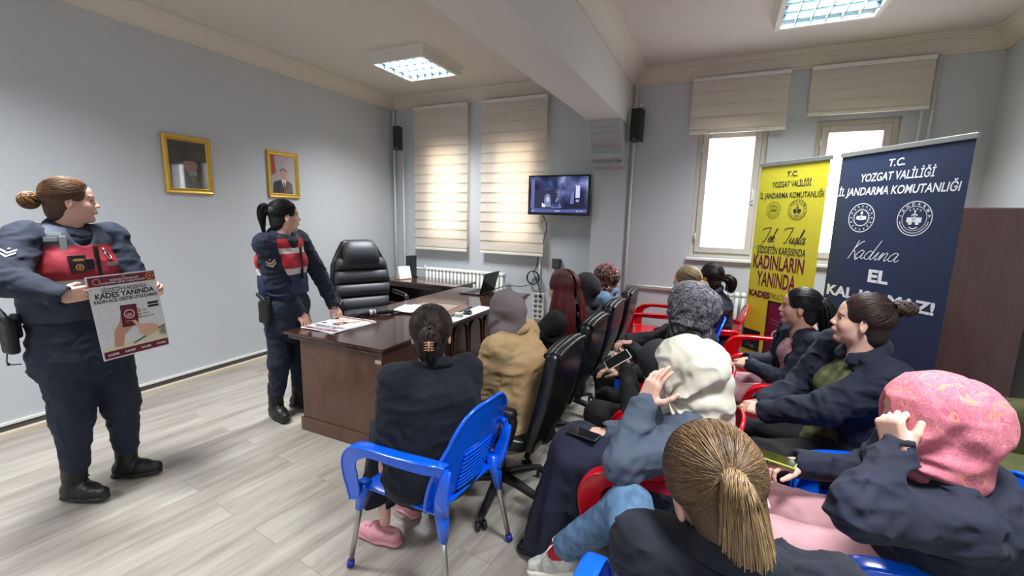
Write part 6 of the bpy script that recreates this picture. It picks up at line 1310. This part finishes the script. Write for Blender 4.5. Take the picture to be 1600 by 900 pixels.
# third row
P13 = Person('seated woman with long dark hair, navy cardigan over dusty pink, hands on lap', 4.92, -2.10, PI, (4.935, -2.14, 1.09), D(175), g=1.02, near=True, skin=SK_C, twist=.25, hands=dict(L=dict(w=(4.70, -2.20, .70), f=(-.75, .5, -.1), n=(-.3, -.3, 1), curl=.5), R=dict(w=(4.69, -2.08, .70), f=(-.7, -.6, -.1), n=(-.2, .2, 1), curl=.5)))
P13.top(F_navy, 'cardigan', off=.022, open_=(.085, .30), inner=F_pink, collar=False, h=.009); P13.trousers(F_pink, .95); P13.shoes(M_black); hair_cap(P13.root, P13.HM, (30, 24, 24)); swept_hair(P13.root, P13.HM, (-.95, 0, .05), 360, BLK, .0022)
bundle(P13.root, [xf(P13.HM, p_) for p_ in ((-.08, 0, .04), (-.12, 0, .01), (-.15, 0, -.08), (-.18, 0, -.18), (-.19, 0, -.26))], lambda t: .04+.018*math.sin(PI*min(1, t*1.3)), 260, BLK, .0028, flat=1.2)
P14 = Person('seated woman with dark hair in a messy top bun, olive blouse under navy jacket', 5.03, -2.86, D(192), (5.055, -2.92, 1.18), D(172), g=1.22, near=True, skin=SK_A, hpitch=.08, shoulder_w=.18, pelvis=(-.05, 0, .53), twist=.15, hands=dict(L=dict(w=(4.73, -3.02, .73), f=(-.85, .35, -.15), n=(-.2, -.2, 1), curl=(.25, .2, .25, .3), thumb=.2), R=dict(w=(4.72, -2.86, .71), f=(-.8, -.5, -.1), n=(-.2, .2, 1), curl=.35)), poles=dict(L=(.4, -.8, -.3)))
P14.top(F_navy, 'jacket', off=.026, open_=(.13, .26), inner=F_olive, collar=True, h=.0085, wr=.008, armr=1.1, collar_r=.016); P14.trousers(F_blk, 1.1); P14.shoes(M_black); hair_cap(P14.root, P14.HM, (42, 30, 28)); swept_hair(P14.root, P14.HM, (-.85, 0, .5), 520, cols_of((38, 26, 24), (76, 54, 46)), .0020, puff=.06)
bun(P14.root, xf(P14.HM, (-.125, 0, .085)), .040, 120, cols_of((38, 26, 24), (84, 60, 50)), .0024, squash=(1.2, 1, .8))
# pink headscarf
F_pscarf = scarf_mat('pink_paisley_scarf', (202, 114, 130), [((222, 138, 108), .5, .12, .34, 'ring'), ((214, 108, 74), .5, 0, .10, 'd'), ((214, 134, 146), 1.4, .2, .4, 'ring'), ((186, 98, 118), 2.2, .3, .45, 'd'), ((204, 84, 84), 1.0, 0, .08, 'd')], 24)
P15 = Person('seated woman in pink and orange patterned headscarf, fist against her face', 5.08, -3.55, PI, (5.035, -3.73, 1.065), D(178), g=1.22, near=True, skin=SK_A, hpitch=-.12, pelvis=(-.05, .06, .53), shoulder_w=.18, spine_back=.05,
    hands=dict(L=dict(w=(4.955, -3.82, .985), f=(-.25, .25, .9), n=(-.75, -.6, -.1), curl=(.85, .9, .9, .95), thumb=.1, tin=.2, s=1.0), R=dict(w=(4.80, -3.47, .72), f=(-.85, -.35, -.05), n=(.0, .1, 1), curl=(.5, .5, .5, .55), thumb=.2)), poles=dict(L=(.1, -.8, -.8), R=(.5, .5, -.6)))
P15.top(F_navy, 'jacket', off=.026, wr=.009, h=.0072, armr=1.02, collar_r=.017, inner=F_pink, open_=(.06, .15)); P15.trousers(F_pink, 1.12); P15.shoes(M_black)
P15.hijab(F_pscarf, (.082, .0), 1.04, drape=.04, neck_r=1.12, shawl=.03, fold=.008, seed=6, h=.0052, k=9)
# ponytail, nearest the viewer
P16 = Person('seated woman seen from behind with a long fair ponytail, navy jacket and jeans', 4.50, -4.34, D(92), (4.503, -4.37, 1.052), D(102), g=1.02, hscale=1.1, near=True, skin=SK_A, hpitch=-.50, hroll=-.28, pelvis=(-.10, -.05, .53), shoulder_w=.165, spine_back=.05, neck=(4.545, -4.42, .975),
    knees=dict(L=(4.26, -3.90, .64), R=(4.50, -3.90, .50)), ankles=dict(L=(3.985, -3.80, .29), R=(4.45, -3.90, .10)), toes=dict(L=(-.88, .0, -.35), R=(0, 1, 0)), hands=dict(L=dict(w=(4.42, -4.04, .64), f=(.1, .9, .2), n=(-.3, -.2, .9), curl=.5), R=dict(w=(4.60, -4.02, .66), f=(-.2, .9, .2), n=(.3, -.2, .9), curl=.5)), poles=dict(L=(-.45, -.5, -.7), R=(.9, -.2, -.3)))
P16.top(F_navyb, 'jacket', off=.024, wr=.008, h=.0068, armr=1.02, collar_r=.015); P16.trousers(F_jean, 1.05, tuck=.16)
P16.shoes(M_boot, 'shoe', which='R'); P16.shoes(mat('sneaker_mesh', (206, 204, 196), .7, bump=(200, .5), vary=(30, (176, 176, 172), .45, .6)), 'shoe', sole=mat('sneaker_sole', (228, 226, 208), .6), which='L', laces=mat('white_lace', (230, 230, 226), .8), h=.0045)
q = SDF().rc(P16.ank['L']+norm(P16.knee['L']-P16.ank['L'])*-.01, P16.ank['L']+norm(P16.knee['L']-P16.ank['L'])*.10, .037, .042); q.wrinkle(.003, .02); mk_np('sock', q.mesh(.005), fabric('red_sock', (176, 20, 44)), P16.root)
hair_cap(P16.root, P16.HM, (84, 62, 44), h=.005); swept_hair(P16.root, P16.HM, (-.99, 0, -.02), 2000, PONY, .00125, seed=5, puff=.04, lift=.04)
tp = xf(P16.HM, (-.120, 0, .030)); R_ = P16.hM_R
q = MB(); q.tube([tp-R_[:, 0]*-.006, tp-R_[:, 0]*.013], .014, 16); q.build('hair_tie', mat('hair_tie_cloth', (34, 28, 28), .8, bump=(200, .6)), P16.root)
w0 = np.array(tp); down_ = [w0, w0-R_[:, 0]*.035, w0-R_[:, 0]*.05+np.array((.008, -.012, -.05)), w0-R_[:, 0]*.045+np.array((.025, -.03, -.13)), w0-R_[:, 0]*.02+np.array((.05, -.05, -.24)), w0+np.array((.075, -.05, -.36)), w0+np.array((.085, -.04, -.45))]
bundle(P16.root, down_, lambda t: .010+.040*min(1, t*1.7), 1500, PONYT, .00095, name='ponytail', swirl=.15, frizz=.005)

# ------------------------------------------------------------------ things held
def phone(c, R, m, label, name='phone', w_=.07, h_=.145):
    t = bpy.data.objects.new(name, None); t.matrix_world = Matrix(M4(R, c).tolist()); link(t); tag(t, label, 'phone')
    b = MB(); b.box(-w_/2, w_/2, -h_/2, h_/2, -.004, .004); b.build('body', m, t, smooth=False, bevel=.003); b = MB(); b.box(-w_/2+.003, w_/2-.003, -h_/2+.004, h_/2-.004, .004, .0046); b.build('screen', mat('phone_glass', (14, 15, 18), .08), t, smooth=False); return t
phone((4.01, -2.965, .845), frame((-.5, .6, .3), up=(-.3, -.55, .8)), mat('phone_white', (214, 214, 210), .3), 'phone with a white case held by the person in black')
phone((3.985, -3.50, .655), frame((-.2, -1, .0)), mat('phone_dark', (40, 48, 52), .4), 'dark grey phone lying on the navy skirt of the woman in the cream headscarf')
phone((4.715, -3.50, .735), frame((.3, 1, .0)), mat('phone_lime', (178, 198, 90), .4), 'phone in a lime green case held by the woman in the pink headscarf')
b = MB(); f_, n_, h_ = P11.hand['L']; wpt = P11.wr['L']-f_*.018; b.tube([wpt-f_*.014, wpt+f_*.014], .031, 18, None, True, .85); w1 = b.build('watch', M_alu, P11.root)
